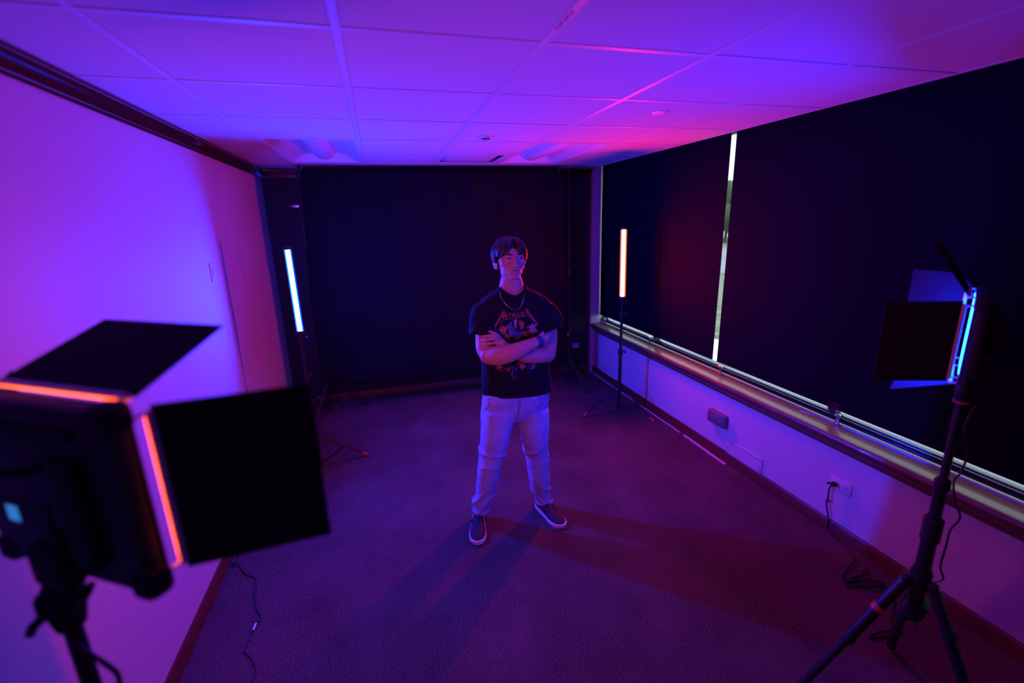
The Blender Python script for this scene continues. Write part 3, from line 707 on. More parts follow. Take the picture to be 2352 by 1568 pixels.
# cords
q = [(2242, 930, 1.0), (2215, 985, .99), (2222, 1040, .98), (2207, 1084, .98), (2191, 1106, .98), (2194, 1150, .98), (2205, 1188, .98), (2183, 1216, .98), (2174, 1250, .98), (2160, 1300, .98), (2166, 1330, .97), (2135, 1339, .955)]
obj('power_cable', MB().tube(bez([at_y(a, b_, y) for a, b_, y in q], 6), .0035, 8), M['cord'], tp2)
pl = Vector((XR-.010, 1.797, .318))
t = thing('plug_cord', pl, 'black cord plugged into the outlet and coiled on the carpet', 'cord')
obj('plug', MB().box(pl+V(-.012, .004, 0), (.026, .026, .024), bev=.006).tube([pl+V(-.014, .012, -.002), pl+V(-.016, .04, -.012)], [.009, .006], 10), M['rubber'], t)
w1 = [(1912, 1112), (1904, 1124), (1902, 1148), (1905, 1152), (1899, 1147), (1899, 1165), (1903, 1190), (1902, 1216)]
pts = [at_x(a, b_, XR-.018) for a, b_ in w1]
pts += [at_z(a, b_, .006) for a, b_ in ((1925, 1238), (1945, 1262), (1962, 1288), (1945, 1306), (1935, 1322), (1934, 1331), (1962, 1327), (1990, 1318), (1993, 1312), (1978, 1313), (1976, 1322), (1950, 1331), (1940, 1336), (1970, 1338), (2010, 1336), (2028, 1342), (2025, 1347), (1985, 1347), (1950, 1346), (1942, 1339), (1975, 1333), (2015, 1334), (2030, 1340), (2000, 1350), (1960, 1342), (1990, 1346), (2035, 1358), (2052, 1372), (2050, 1400), (2046, 1428))]
for k, p in enumerate(pts[8:]): p.z = .006+.004*(k % 3)
obj('cable', MB().tube(bez(pts, 6), .0036, 8), M['cord'], t)
lp = [at_z(a, b_, .006) for a, b_ in ((2046, 1428), (2045, 1446), (2020, 1450), (1996, 1462), (2002, 1466), (2035, 1460), (2060, 1452), (2075, 1450))]
obj('cable_loop', MB().tube(bez(lp, 6), .0036, 8), M['cord'], t)
fl = [(548, 1262), (543, 1290), (532, 1293), (533, 1300), (543, 1296), (545, 1292), (563, 1317), (585, 1326), (588, 1345), (584, 1375), (587, 1393), (597, 1412), (596, 1424), (585, 1437), (573, 1462), (563, 1492), (560, 1498), (572, 1505), (586, 1530), (585, 1550), (579, 1570), (590, 1600)]
pts = [at_z(a, b_, .006) for a, b_ in fl]
t = thing('floor_cord', at_z(585, 1400, 0), 'thin black cord snaking over the carpet beside the pale wall', 'cord')
obj('cable', MB().tube(bez(pts, 5), .0032, 8), M['cord'], t)
a, c = at_z(588, 1432, .008), at_z(581, 1448, .008)
obj('connector', MB().tube([a, c], .0058, 10), M['alu'], t)

# ---------------------------------------------------------------- the man
def ell(c, hx, hy, yaw=0.0, n=40, e=2.3, tilt=0.0, tx=0.0):
    out = []
    for k in range(n):
        a = 2*pi*k/n; ca, sa = cos(a), sin(a)
        x = hx*math.copysign(abs(ca)**(2/e), ca); y = hy*math.copysign(abs(sa)**(2/e), sa)
        out.append(Vector((c[0]+x*cos(yaw)-y*sin(yaw), c[1]+x*sin(yaw)+y*cos(yaw), c[2]+tx*x+tilt*y)))
    return out
def pring(pl, pr, py, y, hd, yaw=0.0, e=2.3, grow=0.0, dl=0.0, **k):
    a, b_ = at_y(pl, py-dl, y), at_y(pr, py+dl, y)
    return ell((a+b_)/2, (b_-a).length/2+grow, hd+grow, yaw, e=e, **k)
def remesh(mb, voxel, it=3, fac=.5):
    me = mb.mesh('tmp'); o = bpy.data.objects.new('tmp', me); COL.objects.link(o)
    m = o.modifiers.new('r', 'REMESH'); m.mode = 'VOXEL'; m.voxel_size = voxel; m.use_smooth_shade = True
    if it:
        s = o.modifiers.new('s', 'SMOOTH'); s.iterations = it; s.factor = fac
    dg = bpy.context.evaluated_depsgraph_get(); r = bpy.data.meshes.new_from_object(o.evaluated_get(dg))
    bpy.data.objects.remove(o); bpy.data.meshes.remove(me)
    for p in r.polygons: p.use_smooth = True
    return r
def displace(me, fn):
    n = len(me.vertices); nor = [v.normal.copy() for v in me.vertices]
    for v, nn in zip(me.vertices, nor): v.co += nn*fn(v.co, nn)
    me.update()
YAWB = radians(-5)
TOR = [  # pxL pxR py y halfdepth
    (1147, 1203, 655, 2.485, .062), (1143, 1208, 663, 2.485, .072), (1126, 1228, 671, 2.485, .088), (1106, 1250, 683, 2.485, .103), (1097, 1262, 700, 2.485, .113),
    (1096, 1264, 725, 2.485, .122), (1099, 1263, 755, 2.485, .126), (1103, 1261, 790, 2.488, .122), (1107, 1259, 830, 2.492, .118), (1108, 1259, 862, 2.495, .120),
    (1108, 1264, 888, 2.498, .126), (1109, 1268, 902, 2.50, .131)]
H0 = Vector(at_y(1171.5, 595, 2.475))           # head centre, eye level
HEADROT = Matrix.Rotation(radians(1), 3, 'Z') @ Matrix.Rotation(radians(-7), 3, 'X') @ Matrix.Rotation(radians(1.5), 3, 'Y')
HS = Vector((1.045, 1.02, 1.0))
def head_field(P):
    def el(c, r, P=P):
        q = (P-np.array(c))/np.array(r); k0 = np.sqrt((q*q).sum(-1)); k1 = np.sqrt(((q/np.array(r))**2).sum(-1))+1e-9
        return k0*(k0-1)/k1
    def cap(a, b, ra, rb):
        a, b = np.array(a), np.array(b); ab = b-a; t = np.clip(((P-a)@ab)/(ab@ab), 0, 1)
        return np.sqrt(((P-a-t[..., None]*ab)**2).sum(-1))-(ra+(rb-ra)*t)
    def smin(a, b, k): h = np.clip(.5+.5*(b-a)/k, 0, 1); return b+(a-b)*h-k*h*(1-h)
    def smax(a, b, k): return -smin(-a, -b, k)
    d = el((0, .020, .030), (.0745, .094, .082))
    d = smin(d, el((0, -.028, -.012), (.0635, .060, .072)), .02)
    d = smin(d, el((0, -.026, -.048), (.0560, .058, .058)), .02)
    d = smin(d, el((0, -.016, -.075), (.0435, .060, .033)), .022)
    d = smin(d, el((0, -.064, -.098), (.0200, .021, .0165)), .02)
    for s in (-1, 1):
        d = smin(d, el((s*.046, -.056, -.020), (.020, .021, .016)), .018)
        d = smin(d, el((s*.027, -.0795, .0165), (.024, .0105, .0075)), .010)
        d = smax(d, -el((s*.0305, -.096, -.001), (.0175, .0165, .0105)), .010)
        d = smin(d, el((s*.0305, -.0715, -.0015), (.0155, .0135, .0125)), .004)
        d = smin(d, el((s*.037, .0, -.072), (.010, .033, .02)), .02)
    d = smin(d, cap((0, -.083, .010), (0, -.107, -.033), .0065, .0095), .009)
    d = smin(d, el((0, -.1085, -.037), (.0115, .0115, .0100)), .006)
    for s in (-1, 1): d = smin(d, el((s*.0125, -.0985, -.040), (.0075, .0095, .0070)), .004)
    for s in (-1, 1): d = smax(d, -el((s*.0062, -.108, -.0475), (.0036, .0050, .0036)), .002)
    d = smin(d, el((0, -.074, -.066), (.030, .022, .022)), .012)
    d = smin(d, el((0, -.0915, -.0615), (.0215, .0075, .0050)), .004)
    d = smin(d, el((0, -.0895, -.0710), (.0185, .0080, .0062)), .004)
    d = smax(d, -el((0, -.0995, -.0658), (.022, .0060, .0013)), .002)
    d = smax(d, -el((0, -.098, -.053), (.0035, .0055, .0075)), .004)
    return d
def head_surface(dirs):
    lo = np.full(len(dirs), .03); hi = np.full(len(dirs), .17)
    ts = np.linspace(.17, .03, 160); found = np.zeros(len(dirs), bool); r = np.full(len(dirs), .05)
    for a, b_ in zip(ts[:-1], ts[1:]):
        f = head_field(dirs*b_); hit = (~found) & (f < 0); r[hit] = b_; found |= hit
    lo, hi = r.copy(), r+(ts[0]-ts[1])
    for _ in range(12):
        mid = (lo+hi)/2; ins = head_field(dirs*mid[:, None]) < 0; lo = np.where(ins, mid, lo); hi = np.where(ins, hi, mid)
    return (lo+hi)/2
HC_OFF = Vector((0, -.012, -.02))
def hw(p): return H0 + HEADROT @ Vector((p[0]*HS.x, p[1]*HS.y, p[2]*HS.z))       # head-local to world

man = MB()
nu, nv = 120, 90
dirs = np.array([[cos(2*pi*i/nu)*sin(pi*j/nv), sin(2*pi*i/nu)*sin(pi*j/nv), cos(pi*j/nv)] for j in range(1, nv) for i in range(nu)])
rr_ = head_surface(dirs)
pts = dirs*rr_[:, None]
RG = rr_.reshape(nv-1, nu)
def head_r(th, ph):
    a = (ph/(2*pi) % 1)*nu; c = min(max(th/pi*nv-1, 0), nv-2.001); i, j = int(a), int(c); a -= i; c -= j; k = (i+1) % nu; i %= nu
    return float((RG[j][i]*(1-a)+RG[j][k]*a)*(1-c)+(RG[j+1][i]*(1-a)+RG[j+1][k]*a)*c)
man.loft([[hw(pts[j*nu+i]) for i in range(nu)] for j in range(nv-1)])
for s in (-1, 1):     # ears
    E_ = Matrix.Rotation(s*radians(-22), 3, 'Z') @ Matrix.Rotation(radians(-10), 3, 'X')
    c = Vector((s*.0745, .014, -.022))
    man.ball(hw(c), .01, 14, (.55, 1.5, 2.7), HEADROT @ E_)
    ep = [c+E_ @ Vector((s*.004, .016*cos(a)*1.0, .030*sin(a)+(.004 if sin(a) > 0 else 0))) for a in [radians(-70)+radians(290)*k/16 for k in range(17)]]
    man.tube([hw(p) for p in ep], [.0042]*17, 8)
    man.ball(hw(c+E_ @ Vector((0, -.004, -.026))), .0085, 10)
# neck and trunk
nk = [(1157, 1190, 622, 2.500, .052), (1152, 1195, 635, 2.500, .058), (1149, 1199, 646, 2.500, .060), (1147, 1201, 655, 2.498, .061), (1145, 1205, 664, 2.495, .068)]
man.loft([pring(a, b_, c, y, h, 0, 2.1) for a, b_, c, y, h in nk]+[pring(a, b_, c, y, h, YAWB, grow=-.004-.004*min(i_, 5)) for i_, (a, b_, c, y, h) in enumerate(TOR[2:])])
def limb(mb, pts, rads, n=18): mb.tube(bez(pts, 4), list(np.interp(np.linspace(0, 1, (len(pts)-1)*4+1), np.linspace(0, 1, len(pts)), rads)), n)
Q = at_y
# his right arm (front): shoulder, upper arm, elbow, forearm, wrist
limb(man, [Q(1116, 695, 2.485), Q(1114, 730, 2.455), Q(1114, 768, 2.42), Q(1115, 800, 2.375), Q(1124, 817, 2.335)], [.028, .042, .053, .052, .044])
man.ball(Q(1121, 816, 2.335), .047, 14)
limb(man, [Q(1124, 817, 2.33), Q(1146, 817, 2.285), Q(1168, 812, 2.258), Q(1192, 803, 2.245), Q(1214, 793, 2.245), Q(1231, 786, 2.252)], [.046, .0515, .0495, .042, .034, .029])
# his right hand, tucked behind the left upper arm
limb(man, [Q(1228, 787, 2.252), Q(1240, 783, 2.270), Q(1250, 779, 2.305)], [.028, .034, .030])
for k, (dx, dy) in enumerate(((2, -9), (4, -3), (4, 3), (2, 8))):
    limb(man, [Q(1247, 779+dy*.7, 2.300), Q(1255+dx*.5, 777+dy, 2.335), Q(1262+dx, 776+dy, 2.375)], [.0095, .0088, .0075], 10)
limb(man, [Q(1238, 776, 2.268), Q(1243, 768, 2.285), Q(1248, 763, 2.305)], [.011, .010, .008], 10)
# his left arm (behind): shoulder, upper arm, elbow, forearm
limb(man, [Q(1250, 697, 2.485), Q(1257, 730, 2.455), Q(1259, 768, 2.425), Q(1258, 797, 2.395), Q(1256, 813, 2.362)], [.028, .042, .052, .050, .046])
man.ball(Q(1257, 813, 2.368), .048, 14)
limb(man, [Q(1256, 813, 2.365), Q(1236, 815, 2.335), Q(1208, 815, 2.322), Q(1182, 808, 2.322), Q(1160, 797, 2.326), Q(1150, 788, 2.326)], [.047, .048, .044, .037, .030, .027])
# his left hand laid on the right upper arm
limb(man, [Q(1153, 792, 2.328), Q(1150, 787, 2.330), Q(1146, 782, 2.330)], [.026, .027, .020])
fing = [([(1146, 772, 2.326), (1138, 769.5, 2.318), (1127, 769.8, 2.322), (1117, 771.0, 2.334), (1111, 772.0, 2.350)], .0078),
        ([(1145, 780, 2.322), (1136, 778.5, 2.312), (1124, 779.2, 2.316), (1114, 780.0, 2.328), (1108.5, 780.5, 2.345)], .0081),
        ([(1146, 787, 2.322), (1137, 787.5, 2.312), (1126, 788.5, 2.314), (1117, 789.5, 2.324), (1111, 790, 2.340)], .0078),
        ([(1148, 793, 2.324), (1140, 796, 2.314), (1130, 797.5, 2.316), (1122, 798.5, 2.324), (1117, 799, 2.334)], .0070)]
for pp, r in fing: limb(man, [Q(*p) for p in pp], [r*1.1, r*1.08, r, r*.95, r*.75], 10)
limb(man, [Q(1149, 781, 2.335), Q(1144, 770, 2.338), Q(1136, 765, 2.338), Q(1129, 762.5, 2.340), Q(1122, 760.5, 2.345)], [.012, .0100, .0084, .0076, .0060], 10)
# legs inside the jeans, feet inside the shoes
LEGA = [(1107, 1186, 935, 2.505, .118), (1106, 1184, 955, 2.505, .115), (1106, 1176, 978, 2.505, .106), (1104, 1167, 1012, 2.505, .096), (1101, 1158, 1045, 2.508, .088),
        (1098, 1148, 1075, 2.515, .080), (1096, 1142, 1105, 2.528, .074), (1093, 1134, 1132, 2.540, .066), (1090, 1126, 1155, 2.548, .062), (1088, 1121, 1170, 2.552, .060)]
LEGB = [(1183, 1258, 935, 2.505, .118), (1187, 1259, 955, 2.505, .115), (1192, 1258, 978, 2.505, .104), (1201, 1257, 1012, 2.505, .092), (1208, 1257, 1040, 2.508, .084),
        (1212, 1258, 1068, 2.512, .078), (1216, 1260, 1097, 2.520, .072), (1221, 1261, 1122, 2.530, .064), (1228, 1263, 1139, 2.535, .060), (1232, 1265, 1149, 2.538, .058)]
for LG in (LEGA, LEGB): man.loft([pring(a, b_, c, y, h, grow=-.022) for a, b_, c, y, h in LG])
man.loft([pring(1109, 1262, 900, 2.502, .112), pring(1109, 1258, 925, 2.505, .105), pring(1112, 1254, 945, 2.505, .09)])
ANK = [pring(*LEGA[-1], grow=-.025), pring(*LEGB[-1], grow=-.025)]
SHOE = [(Vector((.462, 2.612, 0)), Vector((.398, 2.322, 0))), (Vector((.862, 2.585, 0)), Vector((.935, 2.312, 0)))]
for (hl, to), an in zip(SHOE, ANK):
    c = sum(an, Vector())/len(an); d = (to-hl).normalized()
    man.tube([c, hl+d*.07+V(0, 0, .06), hl+d*.13+V(0, 0, .045), hl+d*.2+V(0, 0, .035)], [.034, .030, .022, .014], 14)
me = remesh(man, .0034, 2, .5)
me.materials.append(M['skin'])
zmin = min(v.co.z for v in me.vertices)
person = bpy.data.objects.new('person', me); COL.objects.link(person)
base = Vector((.665, 2.46, 0)); me.transform(Matrix.Translation(-base)); person.location = base; ORG['person'] = base
tag(person, 'person standing with arms crossed in a black band t-shirt, pale jeans and slip-on shoes', 'person')

# face details
def on_face(x, z, off):
    d = np.array([x, -.0985, z])
    for _ in range(5):
        u = d/np.linalg.norm(d); p = u*head_r(math.acos(u[2]), math.atan2(u[1], u[0])); d = np.array([x, p[1], z])
    return Vector(p)+Vector((0, -off, 0))
for nm, f0, f1 in (('upper_lip', lambda u: .0002-.0006*u*u, lambda u: .0052*(1-abs(u)**2.2)-.0012*math.exp(-(u/.12)**2)-.0006*u*u), ('lower_lip', lambda u: -.0004-.0006*u*u, lambda u: -.0062*(1-abs(u)**2.4)-.0006*u*u)):
    rows = []
    for t_ in (0, .25, .5, .75, 1):
        rows.append([hw(on_face(u*.0215, -.0655+f0(u)*(1-t_)+f1(u)*t_, .0007+.0012*sin(pi*t_)*(1-u*u))) for u in [-1+2*k/20 for k in range(21)]])
    obj(nm, MB().loft(rows, cap=False, closed=False), M['lip'], person, auto=False)
obj('mouth_line', MB().tube([hw(on_face(u*.0225, -.0657-.0014*u*u, .0014)) for u in [-1+2*k/16 for k in range(17)]], [.0004]+[.0012]*15+[.0004], 6), M['hair'], person)
for s in (-1, 1):
    e = MB(); c = Vector((s*.0305, -.0842, -.0020))
    up_, lo_ = [], []
    for k in range(13):
        u = -1+2*k/12; x = c.x+u*.0125
        dz = .0035*(1-u*u); yy = c.y+.0045*u*u-.0006
        up_.append((x, yy, c.z+dz)); lo_.append((x, yy, c.z-dz*.75))
    rows = [[hw(Vector(a)*(1-t)+Vector(b2)*t+Vector((0, -.0022*4*t*(1-t), 0))) for a, b2 in zip(up_, lo_)] for t in (0, .25, .5, .75, 1)]
    e.loft(rows, cap=False, closed=False); eo = obj('eye', e, M['eye'], person)
    i_ = MB(); cc = Vector((c.x+.0018, c.y-.0031, c.z+.0004))
    i_.loft([[hw(cc+Vector((r*cos(2*pi*k/16), y, min(r*sin(2*pi*k/16), .0024)))) for k in range(16)] for r, y in ((.0042, .0006), (.0036, 0), (.001, -.0004))]); obj('iris', i_, M['iris'], eo)
    l_ = MB(); l_.tube([hw(Vector(p)+Vector((0, -.0012, .0008))) for p in up_], [.0006]+[.0013]*11+[.0006], 6); obj('eyelashes', l_, M['hair'], eo)
    b = MB(); bp_ = []
    for k in range(9):
        u = k/8; x = s*(.0125+.032*u); z = .0165+.0045*sin(u*2.0)-.004*u*u
        dd = np.array([x, -.09, z]); dd = dd/np.linalg.norm(dd)
        rad = head_r(math.acos(dd[2]), math.atan2(dd[1], dd[0])); bp_.append(hw(Vector(dd*(rad+.0006))))
    b.tube(bp_, [.0018, .0028, .0031, .0032, .0030, .0027, .0022, .0015, .0007], 8, flat=1.0); obj('eyebrow', b, M['hair'], person)

# hair: a cap over the skull plus swept, wavy locks
def scalp(th, ph, h):
    return np.array([sin(th)*cos(ph), sin(th)*sin(ph), cos(th)])*(head_r(th, ph)+h)
def limit(ph):      # how far down (polar angle) the hair reaches, by azimuth; -90 deg is the face
    a = (math.degrees(ph)+90+180) % 360-180
    a = abs(a)
    return radians(np.interp(a, [0, 18, 32, 45, 62, 78, 95, 125, 180], [56, 59, 66, 72, 84, 98, 112, 126, 128]))
hair = MB()
rings = []
for j in range(22):
    rg = []
    for i in range(72):
        ph = 2*pi*i/72; th = limit(ph)*.93*(j+.3)/21
        rg.append(hw(scalp(th, ph, .006+.005*sin(min(1, (j+.3)/21)*pi)+.0015*sin(ph*17+j))*1.0))
    rings.append(rg)
inner = [[hw(scalp(limit(2*pi*i/72)*.93*(21-j+.3)/21, 2*pi*i/72, -.004)) for i in range(72)] for j in range(0, 22, 3)]
hair.loft(rings+inner[:1], cap=True)
random.seed(11)
for k in range(230):
    ph = random.uniform(0, 2*pi); a = (math.degrees(ph)+90+180) % 360-180
    lim = limit(ph)
    front = abs(a) < 50
    start = random.uniform(.05, .45) if not front else random.uniform(.15, .5)
    end = lim*random.uniform(.88, 1.06)
    if front and 10 < abs(a) < 50: end *= random.uniform(1.0, 1.16)
    wav = random.uniform(.03, .10); fr_ = random.uniform(2, 4); p0 = random.uniform(0, 6)
    hh = random.uniform(.007, .0145)
    pts = []
    for q in range(9):
        t_ = q/8; th = end*(start+(1-start)*t_)
        sweep = (.30 if a > 0 else -.30)*(t_-.2) if front else .10*sin(p0)
        phq = ph+sweep*(1 if front else 1)+wav*sin(fr_*t_*pi+p0)*t_
        pts.append(hw(scalp(th, phq, hh*(.75+.6*sin(pi*min(1, t_*.9)))*(1 if not front else 1.15)+(-.004 if q == 8 else 0))))
    w0 = random.uniform(.0045, .0085)
    hair.tube(pts, [w0*.5, w0*.85, w0, w0, w0*.95, w0*.85, w0*.7, w0*.5, w0*.15], 7)
for s, aa in ((-1, 24), (-1, 34), (-1, 42), (1, 26), (1, 36), (1, 44), (-1, 30), (1, 20), (-1, 52), (1, 52)):   # curtain fringe
    ph = radians(-90+s*aa*.55); pts = []
    for q in range(8):
        t_ = q/7; th = radians(22+ (58 if aa < 40 else 66)*t_); phq = ph+radians(s*aa*.75)*t_**1.3+.10*sin(t_*5+aa)
        pts.append(hw(scalp(th, phq, .012+.010*sin(t_*pi)-.004*t_)))
    hair.tube(pts, [.004, .008, .0095, .010, .0095, .008, .006, .002], 8)
obj('hair', hair, M['hair'], person, auto=False)
bpy.data.objects['hair']['label'] = 'short wavy dark hair with a parted fringe'

# t-shirt
sh = MB()
sh.loft([pring(a, b_, c, y, h, YAWB) for a, b_, c, y, h in TOR]+[pring(1110, 1268, 905, 2.50, .128, YAWB)])
sl_r = [Q(1136, 689, 2.488), Q(1116, 702, 2.478), Q(1109, 731, 2.452), Q(1112, 756, 2.432), Q(1112, 770, 2.418)]
sl_l = [Q(1228, 689, 2.488), Q(1249, 702, 2.478), Q(1261, 729, 2.452), Q(1263, 746, 2.438), Q(1264, 757, 2.428)]
def sleeve(pts, rads, tilt):
    P = bez(pts, 4); R = np.interp(np.linspace(0, 1, len(P)), np.linspace(0, 1, len(rads)), rads); rg = []
    for i, p in enumerate(P):
        t_ = i/(len(P)-1)
        rg.append(ell(p, R[i], R[i]*.95, 0, 28, 2.1, tilt=.35*t_, tx=tilt*t_))
    sh.loft(rg)
sleeve(sl_r, [.056, .069, .080, .085, .087], -.03)
sleeve(sl_l, [.056, .067, .073, .073, .074], .38)
me = remesh(sh, .0048, 14, .5)
def shirt_fold(co, n):
    p = co; d = .0045*noise.noise((p.x*9, p.y*9, p.z*5))+.002*noise.noise((p.x*26, p.y*26, p.z*14))
    w = max(0, min(1, (1.15-p.z)/.25)); d += .006*w*noise.noise((p.x*14, p.y*14, p.z*4+3))
    a = max(0, 1-abs(p.z-1.33)/.16); side = min(1, abs(p.x-.66)/.2)
    d += .0045*a*side*sin((p.z*1.0+abs(p.x-.66)*1.3)*70+3*noise.noise((p.x*6, p.y*6, p.z*6)))
    return d*(.15 if p.z > 1.5 and abs(p.x-.64) < .1 else 1)
displace(me, shirt_fold)
# cut the neck opening, the sleeve openings and the open hem
nc = (at_y(1147, 664, 2.49)+at_y(1202, 664, 2.49))/2
NA, NBk, NF = .0755, .075, .098
zneck = nc.z
def in_neck(c): 
    dx, dy = c.x-nc.x, c.y-nc.y
    return (dx/NA)**2+(dy/(NF if dy < 0 else NBk))**2 < 1 and c.z > 1.3
HEMZ = at_y(1188, 905, 2.5).z+.012
bm = bmesh.new(); bm.from_mesh(me)
bmesh.ops.delete(bm, geom=[f for f in bm.faces if in_neck(f.calc_center_median())], context='FACES')
def cut(bm, co, no, sel):      # open the cloth along a plane
    fs = [f for f in bm.faces if sel(f.calc_center_median())]
    g = list({e for f in fs for e in f.edges})+list({v for f in fs for v in f.verts})+fs
    r = bmesh.ops.bisect_plane(bm, geom=g, plane_co=co, plane_no=no, dist=1e-5)
    bmesh.ops.delete(bm, geom=[f for f in bm.faces if sel(f.calc_center_median()) and (f.calc_center_median()-Vector(co)).dot(Vector(no)) > 0], context='FACES')
def plane3(a, b_, c, out):
    n = (b_-a).cross(c-a).normalized(); return n if n.dot(Vector(out)) > 0 else -n
ha, hb, hc_ = Q(1109, 909, 2.47), Q(1190, 914, 2.375), Q(1268, 890, 2.47)
cut(bm, hb, plane3(ha, hb, hc_, (0, 0, -1)), lambda c: c.z < 1.06)
for e_, rad, (pa, pb_, pc) in ((sl_r[-1], .12, (Q(1077, 766, 2.42), Q(1112, 770, 2.34), Q(1145, 768, 2.42))), (sl_l[-1], .11, (Q(1237, 768, 2.42), Q(1262, 762, 2.36), Q(1288, 747, 2.43)))):
    dn = (e_-(sl_r if e_ is sl_r[-1] else sl_l)[-2]).normalized()
    cut(bm, pb_, plane3(pa, pb_, pc, dn), lambda c, e_=e_, rad=rad: (c-e_).length < rad and abs(c.x-nc.x) > (.115 if c.x < nc.x else .125))
bm.to_mesh(me)
bvh = BVHTree.FromBMesh(bm)
# collar band follows the cut edge
edge = {}
for e in bm.edges:
    if e.is_boundary:
        c = (e.verts[0].co+e.verts[1].co)/2
        if c.z > 1.35 and abs(c.x-nc.x) < .11 and abs(c.y-nc.y) < .14: edge[round(math.degrees(math.atan2(c.y-nc.y, c.x-nc.x))/6)] = edge.get(round(math.degrees(math.atan2(c.y-nc.y, c.x-nc.x))/6), [])+[c.copy()]
bm.free()
obj_shirt = obj('t_shirt', me, M['shirt'], person, auto=False)
so = obj_shirt.modifiers.new('thickness', 'SOLIDIFY'); so.thickness = .003; so.offset = -1
obj_shirt['label'] = 'black band t-shirt with a red and orange print'
ks = sorted(edge); cl = [sum(edge[k], Vector())/len(edge[k]) for k in ks]
if len(cl) > 8:
    n = len(cl); cl = [(cl[i-2]+cl[i-1]+cl[i]+cl[(i+1) % n]+cl[(i+2) % n])/5 for i in range(n)]
    col = MB(); rg = []
    for i, p in enumerate(cl):
        d = (cl[(i+1) % n]-cl[i-1]).normalized(); o_ = Vector((p.x-nc.x, p.y-nc.y, 0)).normalized(); o_ = (o_-d*o_.dot(d)).normalized(); u_ = d.cross(o_)
        if u_.z < 0: u_ = -u_
        dn = (o_*.8-Vector((0, 0, 1))*.6).normalized() if p.y < nc.y else (o_*.6-Vector((0, 0, 1))*.8).normalized()
        nn = Vector((0, 0, 1))*.8+o_*.6
        rg.append([p+dn*a+nn*b2 for a, b2 in ((-.004, .0), (-.003, .0035), (.004, .0045), (.014, .0035), (.016, .001), (.006, -.001))])
    col.loft(rg+[rg[0]], cap=False); obj('collar', col, M['shirt'], obj_shirt, auto=False)

# the print on the chest, laid onto the cloth
camp = Vector((0, 0, HC))
def on_shirt(px, py, off=.0016):
    d = ray(px, py).normalized(); h = bvh.ray_cast(camp, d)
    if h[0] is None: return None
    return h[0]-d*0 + h[1]*(off if h[1].dot(d) < 0 else -off)
def px(u, v): return 1130+u/8.25, 690+v/8.25        # crop coordinates of the print to picture pixels
def ribbon(mb, pts, w, taper=True, step=7):
    P = []
    for a, c in zip(pts[:-1], pts[1:]):
        n = max(1, int(math.hypot(c[0]-a[0], c[1]-a[1])/step))
        P += [(a[0]+(c[0]-a[0])*k/n, a[1]+(c[1]-a[1])*k/n) for k in range(n)]
    P.append(pts[-1]); prev = None
    for i, p in enumerate(P):
        q0, q1 = P[max(i-1, 0)], P[min(i+1, len(P)-1)]; dx, dy = q1[0]-q0[0], q1[1]-q0[1]; l = math.hypot(dx, dy) or 1
        ww = w*(1-.75*(i/(len(P)-1))) if taper else w
        a, c = on_shirt(*px(p[0]-dy/l*ww/2, p[1]+dx/l*ww/2)), on_shirt(*px(p[0]+dy/l*ww/2, p[1]-dx/l*ww/2))
        if a is None or c is None: prev = None; continue
        cur = (mb.bm.verts.new(a), mb.bm.verts.new(c))
        if prev and (prev[0].co-cur[0].co).length < .05: mb.face([prev[0], prev[1], cur[1], cur[0]])
        prev = cur
def patch(mb, poly, n=10):      # fan of a roughly convex outline, subdivided to follow the cloth
    c = (sum(p[0] for p in poly)/len(poly), sum(p[1] for p in poly)/len(poly)); rows = []
    for k in range(n+1):
        t_ = k/n; row = []
        for p in poly:
            h = on_shirt(*px(c[0]+(p[0]-c[0])*t_, c[1]+(p[1]-c[1])*t_), .0013); row.append(h)
        rows.append(row)
    if any(h is None for r in rows for h in r): return
    vr = [[mb.bm.verts.new(h) for h in r] for r in rows[1:]]; cc = mb.bm.verts.new(rows[0][0])
    m_ = len(poly)
    for i in range(m_): mb.face([cc, vr[0][i], vr[0][(i+1) % m_]])
    for a, b2 in zip(vr[:-1], vr[1:]):
        for i in range(m_): mb.face([a[i], b2[i], b2[(i+1) % m_], a[(i+1) % m_]])
# lettering METALLICA: a spiked first M and last A, seven block letters between
W_ = 17
WK = 1.07
let = {'E': [[(0, 0), (0, 1)], [(0, 0), (1, 0)], [(0, .5), (.8, .5)], [(0, 1), (1, 1)]], 'T': [[(0, 0), (1, 0)], [(.5, 0), (.5, 1)]],
       'A': [[(.5, 0), (0, 1)], [(.5, 0), (1, 1)], [(.2, .68), (.8, .68)]], 'L': [[(0, 0), (0, 1)], [(0, 1), (1, 1)]], 'I': [[(.5, 0), (.5, 1)]],
       'C': [[(1, .05), (.15, .05)], [(.08, .0), (.08, 1)], [(.1, .95), (1, .95)]]}
def letter_mesh(strokes, w): 
    mb = MB()
    for s_ in strokes: ribbon(mb, s_, w, taper=False)
    return mb
x = 262
for ch, wd in ((c_, w_*WK) for c_, w_ in (('E', 38), ('T', 44), ('A', 52), ('L', 34), ('L', 34), ('I', 18), ('C', 44))):
    def mp_(p): 
        uu = x+p[0]*wd; t_ = (uu-250)/400
        top = 258-48*t_; bot = 325-52*t_
        return (uu, top+(bot-top)*p[1])
    mb = letter_mesh([[mp_(a) for a in s_] for s_ in let[ch]], W_)
    if len(mb.bm.faces): obj('letter_'+ch.lower(), mb, M['p_red'], obj_shirt, auto=False)
    x += wd+13 if ch != 'I' else wd+14
mb = MB()
ribbon(mb, [(232, 200), (55, 490)], 34, False); ribbon(mb, [(232, 195), (222, 345)], 20, False); ribbon(mb, [(180, 250), (212, 340)], 18, False); ribbon(mb, [(212, 340), (250, 262)], 18, False)
obj('letter_m', mb, M['p_red'], obj_shirt, auto=False)
mb = MB()
